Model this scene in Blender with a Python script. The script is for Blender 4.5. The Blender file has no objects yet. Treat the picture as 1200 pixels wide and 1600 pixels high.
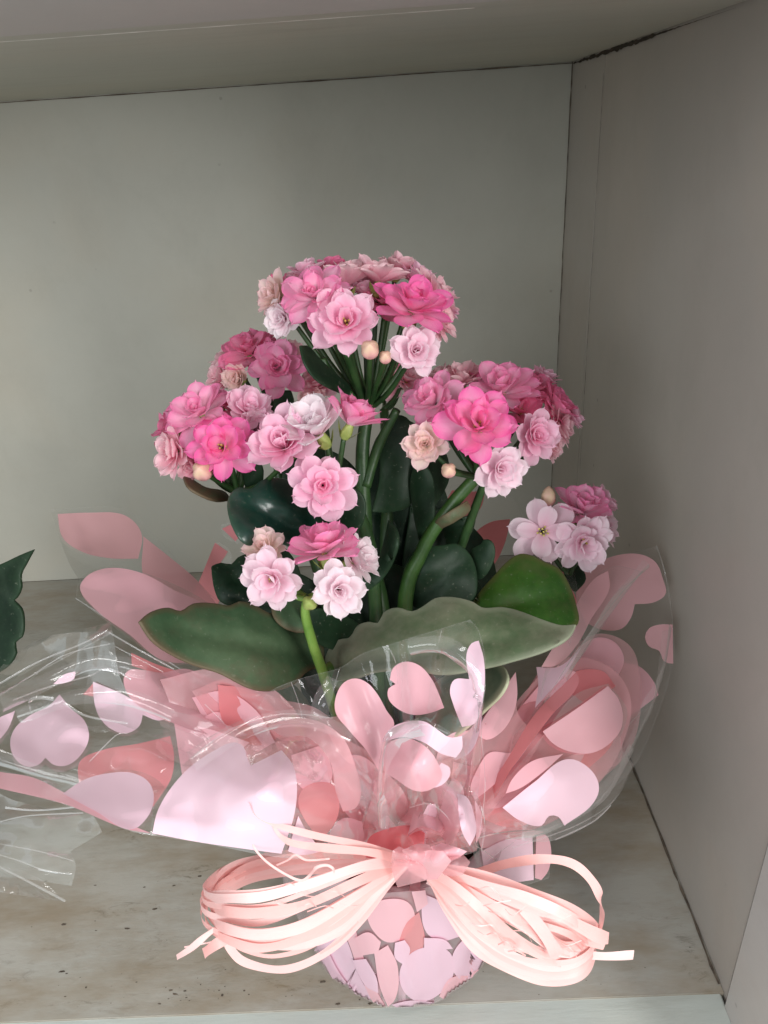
import bpy, bmesh, math, random
import numpy as np
from mathutils import Vector, Matrix, noise
from mathutils.geometry import delaunay_2d_cdt
from mathutils.bvhtree import BVHTree
random.seed(7); rng = np.random.default_rng(7)
scene = bpy.context.scene
COL = scene.collection

# ------------------------------------------------------------ camera
F_PX = 1147.0; H = 0.36
ey = Vector((-8, -598, 1147)).normalized()          # depth axis in image (right, down, forward) space
vz = Vector((150, 2200, 1147)); ez = -(vz - ey*vz.dot(ey)).normalized()
ex = ey.cross(ez)
RIGHT = Vector((ex.x, ey.x, ez.x)); DOWN = Vector((ex.y, ey.y, ez.y)); FWD = Vector((ex.z, ey.z, ez.z))
def ray(px, py): return (RIGHT*((px-600)/F_PX) + DOWN*((py-800)/F_PX) + FWD)
r0 = ray(600, 1575); CAM = Vector((0, -(-H/r0.z)*r0.y, H))
cam_d = bpy.data.cameras.new('camera'); cam = bpy.data.objects.new('camera', cam_d); COL.objects.link(cam)
cam_d.sensor_width = 36; cam_d.lens = 36*F_PX/1600; cam_d.clip_start = 0.01; cam_d.clip_end = 50
M = Matrix((RIGHT, -DOWN, -FWD)).transposed().to_4x4(); M.translation = CAM
cam.matrix_world = M; scene.camera = cam
def at(px, py, Y):                                   # the point of the vertical plane y=Y seen at a photo position
    r = ray(px, py); return CAM + r*((Y-CAM.y)/r.y)
def on_z(px, py, Z=0.0):
    r = ray(px, py); return CAM + r*((Z-CAM.z)/r.z)
def on_x(px, py, X):
    r = ray(px, py); return CAM + r*((X-CAM.x)/r.x)

# ------------------------------------------------------------ light
w = bpy.data.worlds.new('World'); scene.world = w; w.use_nodes = True
w.node_tree.nodes['Background'].inputs[0].default_value = (0.80, 0.87, 0.88, 1)
w.node_tree.nodes['Background'].inputs[1].default_value = 0.90
def area(name, loc, target, sx, sy, power, col):
    d = bpy.data.lights.new(name, 'AREA'); d.shape = 'RECTANGLE'; d.size = sx; d.size_y = sy; d.energy = power; d.color = col
    o = bpy.data.objects.new(name, d); COL.objects.link(o); o.location = loc
    o.rotation_euler = (Vector(target)-Vector(loc)).to_track_quat('-Z', 'Y').to_euler(); return o
area('window_light', (0.80, -1.35, 0.62), (0.0, 0.05, 0.18), 0.32, 1.15, 27.0, (1.0, 0.985, 0.96))
area('left_fill_light', (-0.70, -1.20, 0.62), (0.0, 0.2, 0.18), 0.6, 0.6, 12.0, (0.93, 0.97, 1.0))  # added fill, no known source; lifts the shaded back wall
area('overhead_light', (0.05, -0.15, 1.25), (0.0, -0.10, 0.1), 0.9, 0.10, 5.5, (1.0, 0.99, 0.98))
vs = scene.view_settings; vs.view_transform = 'Standard'; vs.look = 'None'; vs.exposure = 0.0; vs.gamma = 1.0
scene.cycles.transparent_max_bounces = 40; scene.cycles.max_bounces = 12; scene.cycles.transmission_bounces = 8
scene.cycles.diffuse_bounces = 5; scene.cycles.caustics_reflective = False; scene.cycles.caustics_refractive = False

# ------------------------------------------------------------ material helpers
class NT:
    def __init__(s, name):
        s.m = bpy.data.materials.new(name); s.m.use_nodes = True; s.t = s.m.node_tree; s.t.nodes.clear()
        s.out = s.t.nodes.new('ShaderNodeOutputMaterial')
    def n(s, typ, ins=None, **kw):
        nd = s.t.nodes.new('ShaderNode'+typ)
        for k, v in kw.items(): setattr(nd, k, v)
        for k, v in (ins or {}).items():
            if isinstance(v, bpy.types.NodeSocket): s.t.links.new(v, nd.inputs[k])
            else: nd.inputs[k].default_value = v
        return nd
    def ramp(s, fac, stops):
        r = s.n('ValToRGB', {'Fac': fac}); e = r.color_ramp.elements
        while len(e) < len(stops): e.new(0.5)
        for el, (p, c) in zip(e, stops):
            el.position = p; el.color = (c, c, c, 1) if isinstance(c, (int, float)) else (*c, 1)
        return r.outputs[0]
    def mix(s, fac, a, b, blend='MIX'):
        nd = s.n('Mix', data_type='RGBA', blend_type=blend)
        for i, v in ((0, fac), (6, a), (7, b)):
            if isinstance(v, bpy.types.NodeSocket): s.t.links.new(v, nd.inputs[i])
            elif i == 0: nd.inputs[0].default_value = v
            else: nd.inputs[i].default_value = (*v, 1)
        return nd.outputs[2]
    def coord(s, scale=(1, 1, 1), kind='Object', rot=(0, 0, 0)):
        c = s.n('TexCoord'); return s.n('Mapping', {'Vector': c.outputs[kind], 'Scale': scale, 'Rotation': rot}).outputs[0]
    def noise(s, vec, scale, detail=4, rough=0.6, dist=0.0):
        return s.n('TexNoise', {'Vector': vec, 'Scale': scale, 'Detail': detail, 'Roughness': rough, 'Distortion': dist}).outputs['Fac']
    def math(s, op, a, b=0.0):
        return s.n('Math', {0: a, 1: b}, operation=op).outputs[0]
    def bump(s, h, strength, dist=0.001):
        return s.n('Bump', {'Height': h, 'Strength': strength, 'Distance': dist}).outputs[0]
    def surf(s, sock): s.t.links.new(sock, s.out.inputs[0]); return s.m

def paint_mat(name, base, dirt=0.3, axis=(1, 1, 1), stain=(0.13, 0.11, 0.08), rough=0.5, speck=0.0, grime=None):
    t = NT(name); v = t.coord(); vs_ = t.coord(axis)
    broad = t.noise(v, 4.0, 3, 0.55)
    streak = t.noise(vs_, 14.0, 7, 0.68, 0.4)
    col = t.mix(t.ramp(broad, [(0.3, 0.0), (0.7, 1.0)]), tuple(c*f for c, f in zip(base, (0.80, 0.81, 0.82))), base)
    b2 = t.noise(v, 9.0, 4, 0.6)
    col = t.mix(t.ramp(b2, [(0.45, 0.0), (0.75, 0.5)]), col, (base[0]*0.93, base[1]*0.86, base[2]*0.80))
    col = t.mix(t.math('MULTIPLY', t.ramp(streak, [(0.50, 0.0), (0.74, 1.0)]), dirt), col, stain)
    fine = t.noise(vs_, 90.0, 6, 0.7)
    col = t.mix(t.math('MULTIPLY', t.ramp(fine, [(0.45, 0.0), (0.8, 1.0)]), dirt*0.5), col, tuple(c*0.55 for c in base))
    if grime:   # grime: dark worn marks in the paint, gathered in patches
        patch = t.math('MULTIPLY', t.ramp(t.noise(t.coord((1.0, 2.6, 1)), 8.0, 3, 0.6), [(0.44, 0.0), (0.66, 1.0)]), 0.45)
        for (cx, cy), rx, ry in (((340, 1362), .060, .016), ((470, 1535), .055, .010), ((250, 1300), .09, .012), ((60, 1570), .06, .006), ((1080, 1500), .012, .03), ((200, 1420), .05, .010)):
            c_ = on_z(cx, cy); mp = t.n('Mapping', {'Vector': t.n('TexCoord').outputs['Object'], 'Scale': (1/rx, 1/ry, 1), 'Location': (-c_.x/rx, -c_.y/ry, 0)}).outputs[0]
            ln = t.n('VectorMath', {0: mp}, operation='LENGTH').outputs['Value']
            patch = t.math('MAXIMUM', patch, t.ramp(t.math('ADD', ln, t.math('MULTIPLY', t.noise(v, 30.0, 3), 0.6)), [(0.45, 1.0), (1.0, 0.0)]))
        marks = t.ramp(t.noise(t.coord((1.0, 3.4, 1)), 62.0, 8, 0.8, 0.8), [(0.52, 0.0), (0.66, 1.0)])
        col = t.mix(t.math('MULTIPLY', t.math('MULTIPLY', patch, marks), grime), col, (0.085, 0.066, 0.042))
        tint = t.ramp(t.noise(t.coord((1.0, 2.8, 1)), 11.0, 5, 0.65), [(0.42, 0.0), (0.66, 1.0)])
        col = t.mix(t.math('MULTIPLY', tint, grime*0.65), col, (0.24, 0.18, 0.11))
        scr = t.ramp(t.noise(t.coord((1.0, 16.0, 1)), 16.0, 6, 0.7, 0.2), [(0.60, 0.0), (0.72, 1.0)])
        col = t.mix(t.math('MULTIPLY', t.math('MULTIPLY', scr, patch), 0.55), col, (0.10, 0.075, 0.05))
    if speck:
        sp = t.n('TexVoronoi', {'Vector': v, 'Scale': 42.0, 'Randomness': 1.0}, feature='F1').outputs['Distance']
        gate = t.ramp(t.noise(v, 23.0, 2), [(0.56, 0.0), (0.60, 1.0)])
        col = t.mix(t.math('MULTIPLY', t.math('MULTIPLY', t.ramp(sp, [(0.035, 1.0), (0.06, 0.0)]), gate), speck), col, (0.05, 0.04, 0.03))
    p = t.n('BsdfPrincipled', {'Base Color': col, 'Roughness': rough, 'Specular IOR Level': 0.35,
        'Normal': t.bump(t.math('ADD', streak, t.math('MULTIPLY', fine, 0.5)), 0.16, 0.0012)})
    return t.surf(p.outputs[0])

def film_mat(name, tint=(0.998, 0.998, 0.998), milk=0.022, milkcol=(0.95, 0.94, 0.93), edge=0.10, cap=0.22):
    t = NT(name); v = t.coord((1, 1, 1))
    cr = t.noise(v, 22.0, 1, 0.4, 0.3)
    ln = t.noise(t.coord((1, 1, 0.16), rot=(0, 0.25, 0)), 130.0, 2, 0.5, 0.2)
    nrm = t.bump(t.math('ADD', cr, t.math('MULTIPLY', ln, 0.5)), 0.10, 0.004)
    fr = t.n('Fresnel', {'IOR': 1.38, 'Normal': nrm}).outputs[0]
    tr = t.n('BsdfTransparent', {'Color': (*tint, 1)})
    gl = t.n('BsdfGlossy', {'Color': (1, 1, 1, 1), 'Roughness': 0.07, 'Normal': nrm})
    df = t.n('BsdfDiffuse', {'Color': (*milkcol, 1), 'Normal': nrm}); tl = t.n('BsdfTranslucent', {'Color': (*milkcol, 1), 'Normal': nrm})
    dm = t.n('MixShader', {0: 0.45, 1: df.outputs[0], 2: tl.outputs[0]})
    m_ = t.n('Attribute', attribute_name='margin').outputs['Fac']      # glint along the film's cut edge, mixed in as milky white
    e_ = t.math('MULTIPLY', t.ramp(m_, [(0.06, 1.0), (0.16, 0.0)]), edge)
    a = t.n('MixShader', {0: t.math('MAXIMUM', e_, milk), 1: tr.outputs[0], 2: dm.outputs[0]})
    b = t.n('MixShader', {0: t.math('MINIMUM', t.math('MULTIPLY', fr, 0.85), cap), 1: a.outputs[0], 2: gl.outputs[0]})
    return t.surf(b.outputs[0])

def heart_mat(name, col, trans=0.38, see=0.0, gloss=0.9):
    t = NT(name); v = t.coord()
    cr = t.noise(v, 38.0, 2, 0.5, 0.9)
    nrm = t.bump(cr, 0.06, 0.004)
    df = t.n('BsdfDiffuse', {'Color': (*col, 1), 'Normal': nrm})
    tl = t.n('BsdfTranslucent', {'Color': (col[0], col[1]*0.75, col[2]*0.75, 1), 'Normal': nrm})
    a = t.n('MixShader', {0: trans, 1: df.outputs[0], 2: tl.outputs[0]})
    if see:
        tr = t.n('BsdfTransparent', {'Color': (1, 0.86, 0.86, 1)})
        a = t.n('MixShader', {0: see, 1: a.outputs[0], 2: tr.outputs[0]})
    fr = t.n('Fresnel', {'IOR': 1.4, 'Normal': nrm}).outputs[0]
    gl = t.n('BsdfGlossy', {'Color': (1, 1, 1, 1), 'Roughness': 0.22, 'Normal': nrm})
    b = t.n('MixShader', {0: t.math('MINIMUM', t.math('MULTIPLY', fr, gloss*0.5), 0.2), 1: a.outputs[0], 2: gl.outputs[0]})
    return t.surf(b.outputs[0])

def petal_mat(name, base, edge, mid=0.5):
    t = NT(name); uv = t.n('UVMap').outputs[0]; sep = t.n('SeparateXYZ', {0: uv})
    u, v = sep.outputs[0], sep.outputs[1]            # u across (0 centre .. 1 margin), v base .. tip
    f = t.math('ADD', t.math('MULTIPLY', v, 0.75), t.math('MULTIPLY', u, 0.35))
    vein = t.n('TexNoise', {'Vector': t.n('Mapping', {'Vector': uv, 'Scale': (9, 1.2, 1)}).outputs[0], 'Scale': 3.0, 'Detail': 3}).outputs['Fac']
    f = t.math('ADD', f, t.math('MULTIPLY', t.math('SUBTRACT', vein, 0.5), 0.35))
    oi = t.n('ObjectInfo').outputs['Random']
    f = t.math('ADD', f, t.math('MULTIPLY', t.math('SUBTRACT', oi, 0.5), 0.18))
    col = t.mix(t.ramp(f, [(mid-0.35, 0.0), (mid+0.45, 1.0)]), base, edge)
    nrm = t.bump(vein, 0.25, 0.0006)
    p = t.n('BsdfPrincipled', {'Base Color': col, 'Roughness': 0.55, 'Specular IOR Level': 0.25, 'Normal': nrm, 'Sheen Weight': 0.08})
    tl = t.n('BsdfTranslucent', {'Color': col, 'Normal': nrm})
    return t.surf(t.n('MixShader', {0: 0.50, 1: p.outputs[0], 2: tl.outputs[0]}).outputs[0])

def leaf_mat(name, a, b, margin, rough=0.35, mstr=0.7, spec=0.28):
    t = NT(name); v = t.coord()
    n1 = t.noise(v, 22.0, 3, 0.55); n2 = t.noise(v, 260.0, 4, 0.65)
    col = t.mix(t.ramp(n1, [(0.35, 0.0), (0.65, 1.0)]), a, b)
    col = t.mix(t.math('MULTIPLY', t.ramp(n2, [(0.4, 0.0), (0.7, 1.0)]), 0.22), col, tuple(min(1, c*1.8) for c in b))
    blot = t.ramp(t.noise(v, 48.0, 5, 0.7), [(0.52, 0.0), (0.70, 1.0)])
    col = t.mix(t.math('MULTIPLY', blot, 0.35), col, tuple(c*0.6+0.015 for c in margin))
    spk = t.ramp(t.noise(v, 700.0, 2, 0.5), [(0.66, 0.0), (0.74, 1.0)])
    col = t.mix(t.math('MULTIPLY', spk, 0.25), col, (0.25, 0.27, 0.20))
    at_ = t.n('Attribute', attribute_name='margin').outputs['Fac']
    col = t.mix(t.math('MULTIPLY', t.ramp(at_, [(0.0, 1.0), (0.5, 0.0)]), mstr), col, margin)
    p = t.n('BsdfPrincipled', {'Base Color': col, 'Roughness': rough, 'Specular IOR Level': spec, 
        'Normal': t.bump(t.math('ADD', n1, t.math('MULTIPLY', n2, 0.25)), 0.35, 0.0012)})
    tl = t.n('BsdfTranslucent', {'Color': t.mix(0.5, col, (0.15, 0.35, 0.04))})
    return t.surf(t.n('MixShader', {0: 0.12, 1: p.outputs[0], 2: tl.outputs[0]}).outputs[0])

def plain_mat(name, a, b, scale=60, rough=0.5, bump=0.3, sss=0.0, trans=0.0):
    t = NT(name); n1 = t.noise(t.coord(), scale, 5, 0.6)
    col = t.mix(t.ramp(n1, [(0.35, 0.0), (0.65, 1.0)]), a, b)
    p = t.n('BsdfPrincipled', {'Base Color': col, 'Roughness': rough, 'Normal': t.bump(n1, bump, 0.0015), 'Specular IOR Level': 0.35})
    s = p.outputs[0]
    if trans:
        tl = t.n('BsdfTranslucent', {'Color': col}); s = t.n('MixShader', {0: trans, 1: s, 2: tl.outputs[0]}).outputs[0]
    return t.surf(s)

def raffia_mat():
    t = NT('raffia_paper'); uv = t.n('UVMap').outputs[0]
    fib = t.n('TexNoise', {'Vector': t.n('Mapping', {'Vector': uv, 'Scale': (14, 1.0, 1)}).outputs[0], 'Scale': 4.0, 'Detail': 5, 'Roughness': 0.6}).outputs['Fac']
    oi = t.n('ObjectInfo').outputs['Random']
    col = t.mix(oi, (0.90, 0.49, 0.46), (0.93, 0.67, 0.65))
    col = t.mix(t.math('MULTIPLY', t.ramp(fib, [(0.45, 0.0), (0.65, 1.0)]), 0.35), col, (0.88, 0.46, 0.40))
    nrm = t.bump(fib, 0.18, 0.0008)
    p = t.n('BsdfPrincipled', {'Base Color': col, 'Roughness': 0.38, 'Normal': nrm, 'Specular IOR Level': 0.6})
    tl = t.n('BsdfTranslucent', {'Color': col, 'Normal': nrm})
    return t.surf(t.n('MixShader', {0: 0.30, 1: p.outputs[0], 2: tl.outputs[0]}).outputs[0])

MAT = dict(
    floor=paint_mat('worn_shelf_paint', (0.42, 0.405, 0.36), 0.22, (1.2, 5, 1), (0.20, 0.16, 0.11), 0.42, 0.25, 1.0),
    strip=paint_mat('front_rail_paint', (0.52, 0.56, 0.52), 0.25, (1, 8, 1), (0.22, 0.20, 0.15), 0.4, 0.7),
    wall=paint_mat('back_wall_paint', (0.44, 0.428, 0.37), 0.16, (1.3, 1, 1.0), (0.24, 0.22, 0.18), 0.45, 0.25),
    side=paint_mat('side_board_paint', (0.42, 0.385, 0.345), 0.16, (1, 1.3, 1.0), (0.24, 0.2, 0.17), 0.45, 0.5),
    post=paint_mat('front_post_paint', (0.50, 0.47, 0.44), 0.12, (1, 1, 5), (0.26, 0.2, 0.17), 0.4, 0.3),
    ceil=paint_mat('ceiling_paint', (0.50, 0.49, 0.41), 0.18, (1, 8, 1), (0.2, 0.17, 0.13), 0.45, 0.3),
    gap=plain_mat('dark_joint', (0.02, 0.016, 0.012), (0.06, 0.045, 0.03), 200, 0.9),
    gapsoft=plain_mat('dirty_joint', (0.06, 0.045, 0.035), (0.15, 0.12, 0.09), 120, 0.9),
    chip=plain_mat('chipped_paint_edge', (0.86, 0.86, 0.80), (0.60, 0.58, 0.52), 160, 0.5),
    film=film_mat('clear_film'), film2=film_mat('clear_film_milky', (0.996, 0.997, 0.996), 0.04),
    pinkfilm=film_mat('pink_tinted_film', (0.98, 0.88, 0.88), 0.5, (0.90, 0.50, 0.53), 0.2, 0.10),
    coverfilm=film_mat('crumpled_cover_film', (0.97, 0.93, 0.94), 0.40, (0.72, 0.60, 0.61), 0.0, 0.28),
    band=film_mat('film_fold_band', (0.995, 0.995, 0.995), 0.07, (0.95, 0.93, 0.93), 0.0, 0.45),
    crease_glint=film_mat('film_crease_glint', (0.99, 0.99, 0.99), 0.22, (0.95, 0.95, 0.94), 0.0, 0.6),
    heart=heart_mat('printed_pink', (0.88, 0.50, 0.56)),
    heartlit=heart_mat('printed_pink_lit', (0.86, 0.61, 0.71), 0.25, 0.0, 1.1),  # paler copy of the one print: front light put into the colour
    heartshade=heart_mat('printed_pink_shaded', (0.84, 0.32, 0.34), 0.5),  # deeper copy of the print: shade and pink bounce put into the colour
    heartlilac=heart_mat('printed_lilac_pink', (0.78, 0.52, 0.63), 0.3, 0.0, 1.6),
    heartrecess=heart_mat('printed_pink_recess', (0.80, 0.22, 0.24), 0.5),  # print inside the recess, its shade and bounce put into the colour
    heartsheer=heart_mat('printed_pink_sheer', (0.88, 0.50, 0.54), 0.4, 0.2),
    raffia=raffia_mat(),
    hot=petal_mat('petal_hot_pink', (0.93, 0.52, 0.70), (0.92, 0.17, 0.46), 0.45),
    pink=petal_mat('petal_pink', (0.92, 0.66, 0.77), (0.91, 0.28, 0.52), 0.5),
    light=petal_mat('petal_light_pink', (0.92, 0.42, 0.61), (0.93, 0.64, 0.76), 0.5),
    pale=petal_mat('petal_pale_pink', (0.89, 0.58, 0.69), (0.91, 0.76, 0.82), 0.55),
    white=petal_mat('petal_whitish', (0.89, 0.66, 0.73), (0.92, 0.84, 0.87), 0.5),
    cream=petal_mat('petal_cream', (0.86, 0.74, 0.62), (0.92, 0.66, 0.68), 0.6),
    rose=petal_mat('petal_rose', (0.90, 0.54, 0.67), (0.89, 0.24, 0.44), 0.42),
    dusty=petal_mat('petal_dusty_pink', (0.91, 0.42, 0.56), (0.92, 0.66, 0.70), 0.5),
    calyx=plain_mat('calyx_green', (0.20, 0.27, 0.06), (0.34, 0.38, 0.12), 120, 0.5, 0.2, trans=0.15),
    stamen=plain_mat('stamen_yellow', (0.36, 0.30, 0.05), (0.62, 0.50, 0.14), 900, 0.6),
    bud=plain_mat('bud_cream', (0.56, 0.44, 0.27), (0.70, 0.34, 0.34), 90, 0.45, 0.15, trans=0.1),
    stem=plain_mat('stem_green', (0.012, 0.035, 0.010), (0.028, 0.065, 0.018), 90, 0.42),
    stemmid=plain_mat('stem_mid_green', (0.016, 0.045, 0.008), (0.03, 0.075, 0.014), 90, 0.42),
    stemlt=plain_mat('stem_light_green', (0.08, 0.17, 0.025), (0.14, 0.24, 0.045), 90, 0.42),
    leafdark=leaf_mat('leaf_dark', (0.003, 0.012, 0.006), (0.007, 0.022, 0.009), (0.03, 0.06, 0.03), 0.50, 0.35, 0.22),  # dark green leaf, with shade of the dense foliage put into the colour
    leafgloss=leaf_mat('leaf_glossy_blue_green', (0.004, 0.022, 0.016), (0.008, 0.040, 0.028), (0.05, 0.10, 0.06), 0.30, 0.35, 0.6),
    leafolive=leaf_mat('leaf_olive', (0.034, 0.078, 0.036), (0.062, 0.098, 0.050), (0.14, 0.06, 0.04), 0.55, 0.55),
    leafpale=leaf_mat('leaf_pale', (0.075, 0.112, 0.055), (0.135, 0.128, 0.090), (0.26, 0.28, 0.20), 0.55, 0.6),
    leafbright=leaf_mat('leaf_bright', (0.016, 0.055, 0.008), (0.032, 0.085, 0.010), (0.12, 0.09, 0.04), 0.4, 0.6),
    leafblue=leaf_mat('leaf_bluish', (0.13, 0.21, 0.14), (0.22, 0.27, 0.18), (0.50, 0.50, 0.34), 0.38, 0.8),
    pot=plain_mat('pot_plastic', (0.55, 0.46, 0.47), (0.62, 0.52, 0.53), 20, 0.4),
    soil=plain_mat('soil', (0.015, 0.011, 0.008), (0.05, 0.035, 0.025), 300, 0.95, 1.0),
)

# ------------------------------------------------------------ object helpers
def link(o, parent=None): COL.objects.link(o); o.parent = parent; return o
def mesh_obj(name, verts, faces, mat, parent=None, smooth=True, uvs=None, margin=None):
    me = bpy.data.meshes.new(name); me.from_pydata([tuple(v) for v in verts], [], faces); me.update()
    if smooth: me.polygons.foreach_set('use_smooth', [True]*len(me.polygons))
    if uvs is not None:
        l = me.uv_layers.new(name='UVMap')
        for lp in me.loops: l.data[lp.index].uv = uvs[lp.vertex_index]
    if margin is not None:
        a = me.attributes.new('margin', 'FLOAT', 'POINT'); a.data.foreach_set('value', margin)
    me.materials.append(mat)
    return link(bpy.data.objects.new(name, me), parent)
def empty(name, loc): o = bpy.data.objects.new(name, None); o.empty_display_size = 0.02; o.location = loc; COL.objects.link(o); return o
def adopt(o, root):                                   # parent while keeping the place
    o.parent = root; o.matrix_parent_inverse = Matrix.Translation(root.location).inverted(); return o
def tag(o, label=None, cat=None, group=None, kind=None):
    for k, v in (('label', label), ('category', cat), ('group', group), ('kind', kind)):
        if v: o[k] = v
    return o
def box(name, x0, x1, y0, y1, z0, z1, mat, bevel=0.0015):
    bm = bmesh.new(); bmesh.ops.create_cube(bm, size=1)
    for v in bm.verts: v.co = Vector((x0+(v.co.x+.5)*(x1-x0), y0+(v.co.y+.5)*(y1-y0), z0+(v.co.z+.5)*(z1-z0)))
    if bevel: bmesh.ops.bevel(bm, geom=bm.edges[:], offset=bevel, segments=2, affect='EDGES')
    me = bpy.data.meshes.new(name); bm.to_mesh(me); bm.free(); me.materials.append(mat)
    return link(bpy.data.objects.new(name, me))

def smooth_loop(pts, closed=True, step=7.0, corner=62):
    P = [Vector(p[:2]) for p in pts]; n = len(P); tang = []
    for i in range(n):
        a, b, c = P[i-1], P[i], P[(i+1) % n]
        d1, d2 = (b-a), (c-b)
        ang = math.degrees(abs(d1.angle_signed(d2, 0))) if d1.length and d2.length else 0
        if ang > corner: tang.append(None)
        else:
            t = (d1.normalized()+d2.normalized()).normalized(); tang.append(t)
    out = []
    for i in range(n):
        a, b = P[i], P[(i+1) % n]; L = (b-a).length
        ta = tang[i] if tang[i] is not None else (b-a).normalized()
        tb = tang[(i+1) % n] if tang[(i+1) % n] is not None else (b-a).normalized()
        k = max(1, int(L/step))
        for j in range(k):
            s = j/k; h1 = 2*s**3-3*s*s+1; h2 = s**3-2*s*s+s; h3 = -2*s**3+3*s*s; h4 = s**3-s*s
            out.append(a*h1 + ta*(L*h2) + b*h3 + tb*(L*h4))
    return out

def fill(outline, grid=8.0):
    n = len(outline); ol = np.array([p[:] for p in outline])
    x0, y0 = ol.min(0); x1, y1 = ol.max(0)
    pts = list(outline)
    for i, gy in enumerate(np.arange(y0+grid/2, y1, grid)):
        for gx in np.arange(x0+grid/2*(1+i % 2), x1, grid):
            d = np.abs(ol-np.array([gx, gy])).max(1).min()
            if d < grid*0.45: continue
            ins = False
            A = ol; B = np.roll(ol, -1, 0)
            c = ((A[:, 1] > gy) != (B[:, 1] > gy)); 
            with np.errstate(divide='ignore', invalid='ignore'):
                xi = (B[:, 0]-A[:, 0])*(gy-A[:, 1])/(B[:, 1]-A[:, 1])+A[:, 0]
            if (np.count_nonzero(c & (gx < xi)) % 2) == 1: pts.append(Vector((gx, gy)))
    r = delaunay_2d_cdt([Vector(p) for p in pts], [], [list(range(n))], 1, 1e-4)
    V = r[0]; Fc = [f for f in r[2] if len(f) >= 3]
    d = np.array([np.sqrt(((ol-np.array(v[:]))**2).sum(1).min()) for v in V])
    return V, Fc, d

class Depth:                                          # smooth depth over photo positions through a few known points
    def __init__(s, pts, ripple=(0, 0, 0), knot=(650, 1335), rough=0.0, seed=0, axis=None):
        P = np.array([(a/1000, b/1000) for a, b, c in pts]); z = np.array([c for a, b, c in pts]); n = len(P)
        r = np.sqrt(((P[:, None]-P[None])**2).sum(2)); K = np.where(r > 0, r*r*np.log(r+1e-9), 0)+np.eye(n)*1e-4
        Q = np.c_[np.ones(n), P]; A = np.block([[K, Q], [Q.T, np.zeros((3, 3))]])
        s.w = np.linalg.lstsq(A, np.r_[z, 0, 0, 0], rcond=None)[0]; s.P = P; s.n = n
        s.ripple = ripple; s.knot = knot; s.rough = rough; s.seed = seed
    def __call__(s, x, y):
        p = np.array([x/1000, y/1000]); r = np.sqrt(((s.P-p)**2).sum(1)); k = np.where(r > 0, r*r*np.log(r+1e-9), 0)
        v = float(k@s.w[:s.n] + s.w[s.n:]@np.array([1, p[0], p[1]]))
        amp, n, ph = s.ripple; amp *= 0.38
        if amp:
            dx, dy = x-s.knot[0], y-s.knot[1]; th = math.atan2(dy, dx); d = min(1.0, math.hypot(dx, dy)/260)
            a = th*n+ph; v += amp*d*(math.sin(a)+0.45*abs(math.sin(a*1.7+1.3))*1.6-0.35+0.25*math.sin(a*3.1+ph*2))
        if s.rough:
            q = Vector((x/85+s.seed*7.1, y/85, s.seed*3.3))
            v += s.rough*(noise.noise(q)+0.9*abs(noise.noise(q*1.7+Vector((5, 3, 1))))-0.2)
        return v

def sheet(name, outline, depth, mat, root, off=0.0, grid=9.0, corner=62, step=7, on=None, tree=False):
    V, Fc, d = fill(smooth_loop(outline, step=step, corner=corner), grid)
    P = [at(v.x, v.y, depth(v.x, v.y)) for v in V]
    if on is not None:                                # print laid on the film itself
        Q = []
        for v, p in zip(V, P):
            r = ray(v.x, v.y).normalized(); h = on.ray_cast(CAM, r); Q.append((h[0] if h[0] is not None else p)-r*off)
        P = Q
    o = mesh_obj(name, P, Fc, mat, margin=[float(min(1, x/9)) for x in d])
    if tree: return adopt(o, root), BVHTree.FromPolygons(P, Fc)
    return adopt(o, root)

def sweep_ribbon(name, pts, width, axis, mat, root, jit=0.0, taper=False, fold=0.0, seed=0):
    if name == 'strand': width *= 0.84
    P = [at(*p) for p in pts]; n = len(P); out = []
    for i in range(n-1):
        a, b, c, e = P[max(0, i-1)], P[i], P[i+1], P[min(n-1, i+2)]
        k = 9
        for j in range(k):
            s = j/k; out.append(0.5*((2*b)+(c-a)*s+(2*a-5*b+4*c-e)*s*s+(3*b-a-3*c+e)*s**3))
    out.append(P[-1]); verts = []; uvs = []; faces = []; L = 0; m = len(out)
    for i, p in enumerate(out):
        t = (out[min(m-1, i+1)]-out[max(0, i-1)]).normalized()
        if i: L += (p-out[i-1]).length
        q = Vector((i*0.11+seed, seed*1.7, 0.3))
        ax = (Vector(axis)+Vector((noise.noise(q), noise.noise(q+Vector((9, 0, 0))), noise.noise(q+Vector((0, 9, 0)))))*(0.30+jit)).normalized()
        wv = (ax - t*ax.dot(t)); wv = wv.normalized() if wv.length > 0.05 else t.orthogonal().normalized()
        nn = t.cross(wv)
        ww = width*(0.88+0.3*noise.noise(q*0.8))*(1 if not taper else max(0.15, 1-i/m*0.9))
        cup = ww*(0.01+fold+0.04*noise.noise(q*1.9))
        for k, (a, h) in enumerate(((-.5, 0), (-.17, 1), (.17, 1.05), (.5, 0))):
            verts.append(p+wv*(a*ww)+nn*(h*cup)); uvs.append((a+.5, L*40))
        if i:
            for k in range(3): faces.append(((i-1)*4+k, (i-1)*4+k+1, i*4+k+1, i*4+k))
    o = mesh_obj(name, verts, faces, mat, uvs=uvs)
    return adopt(o, root)

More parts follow.
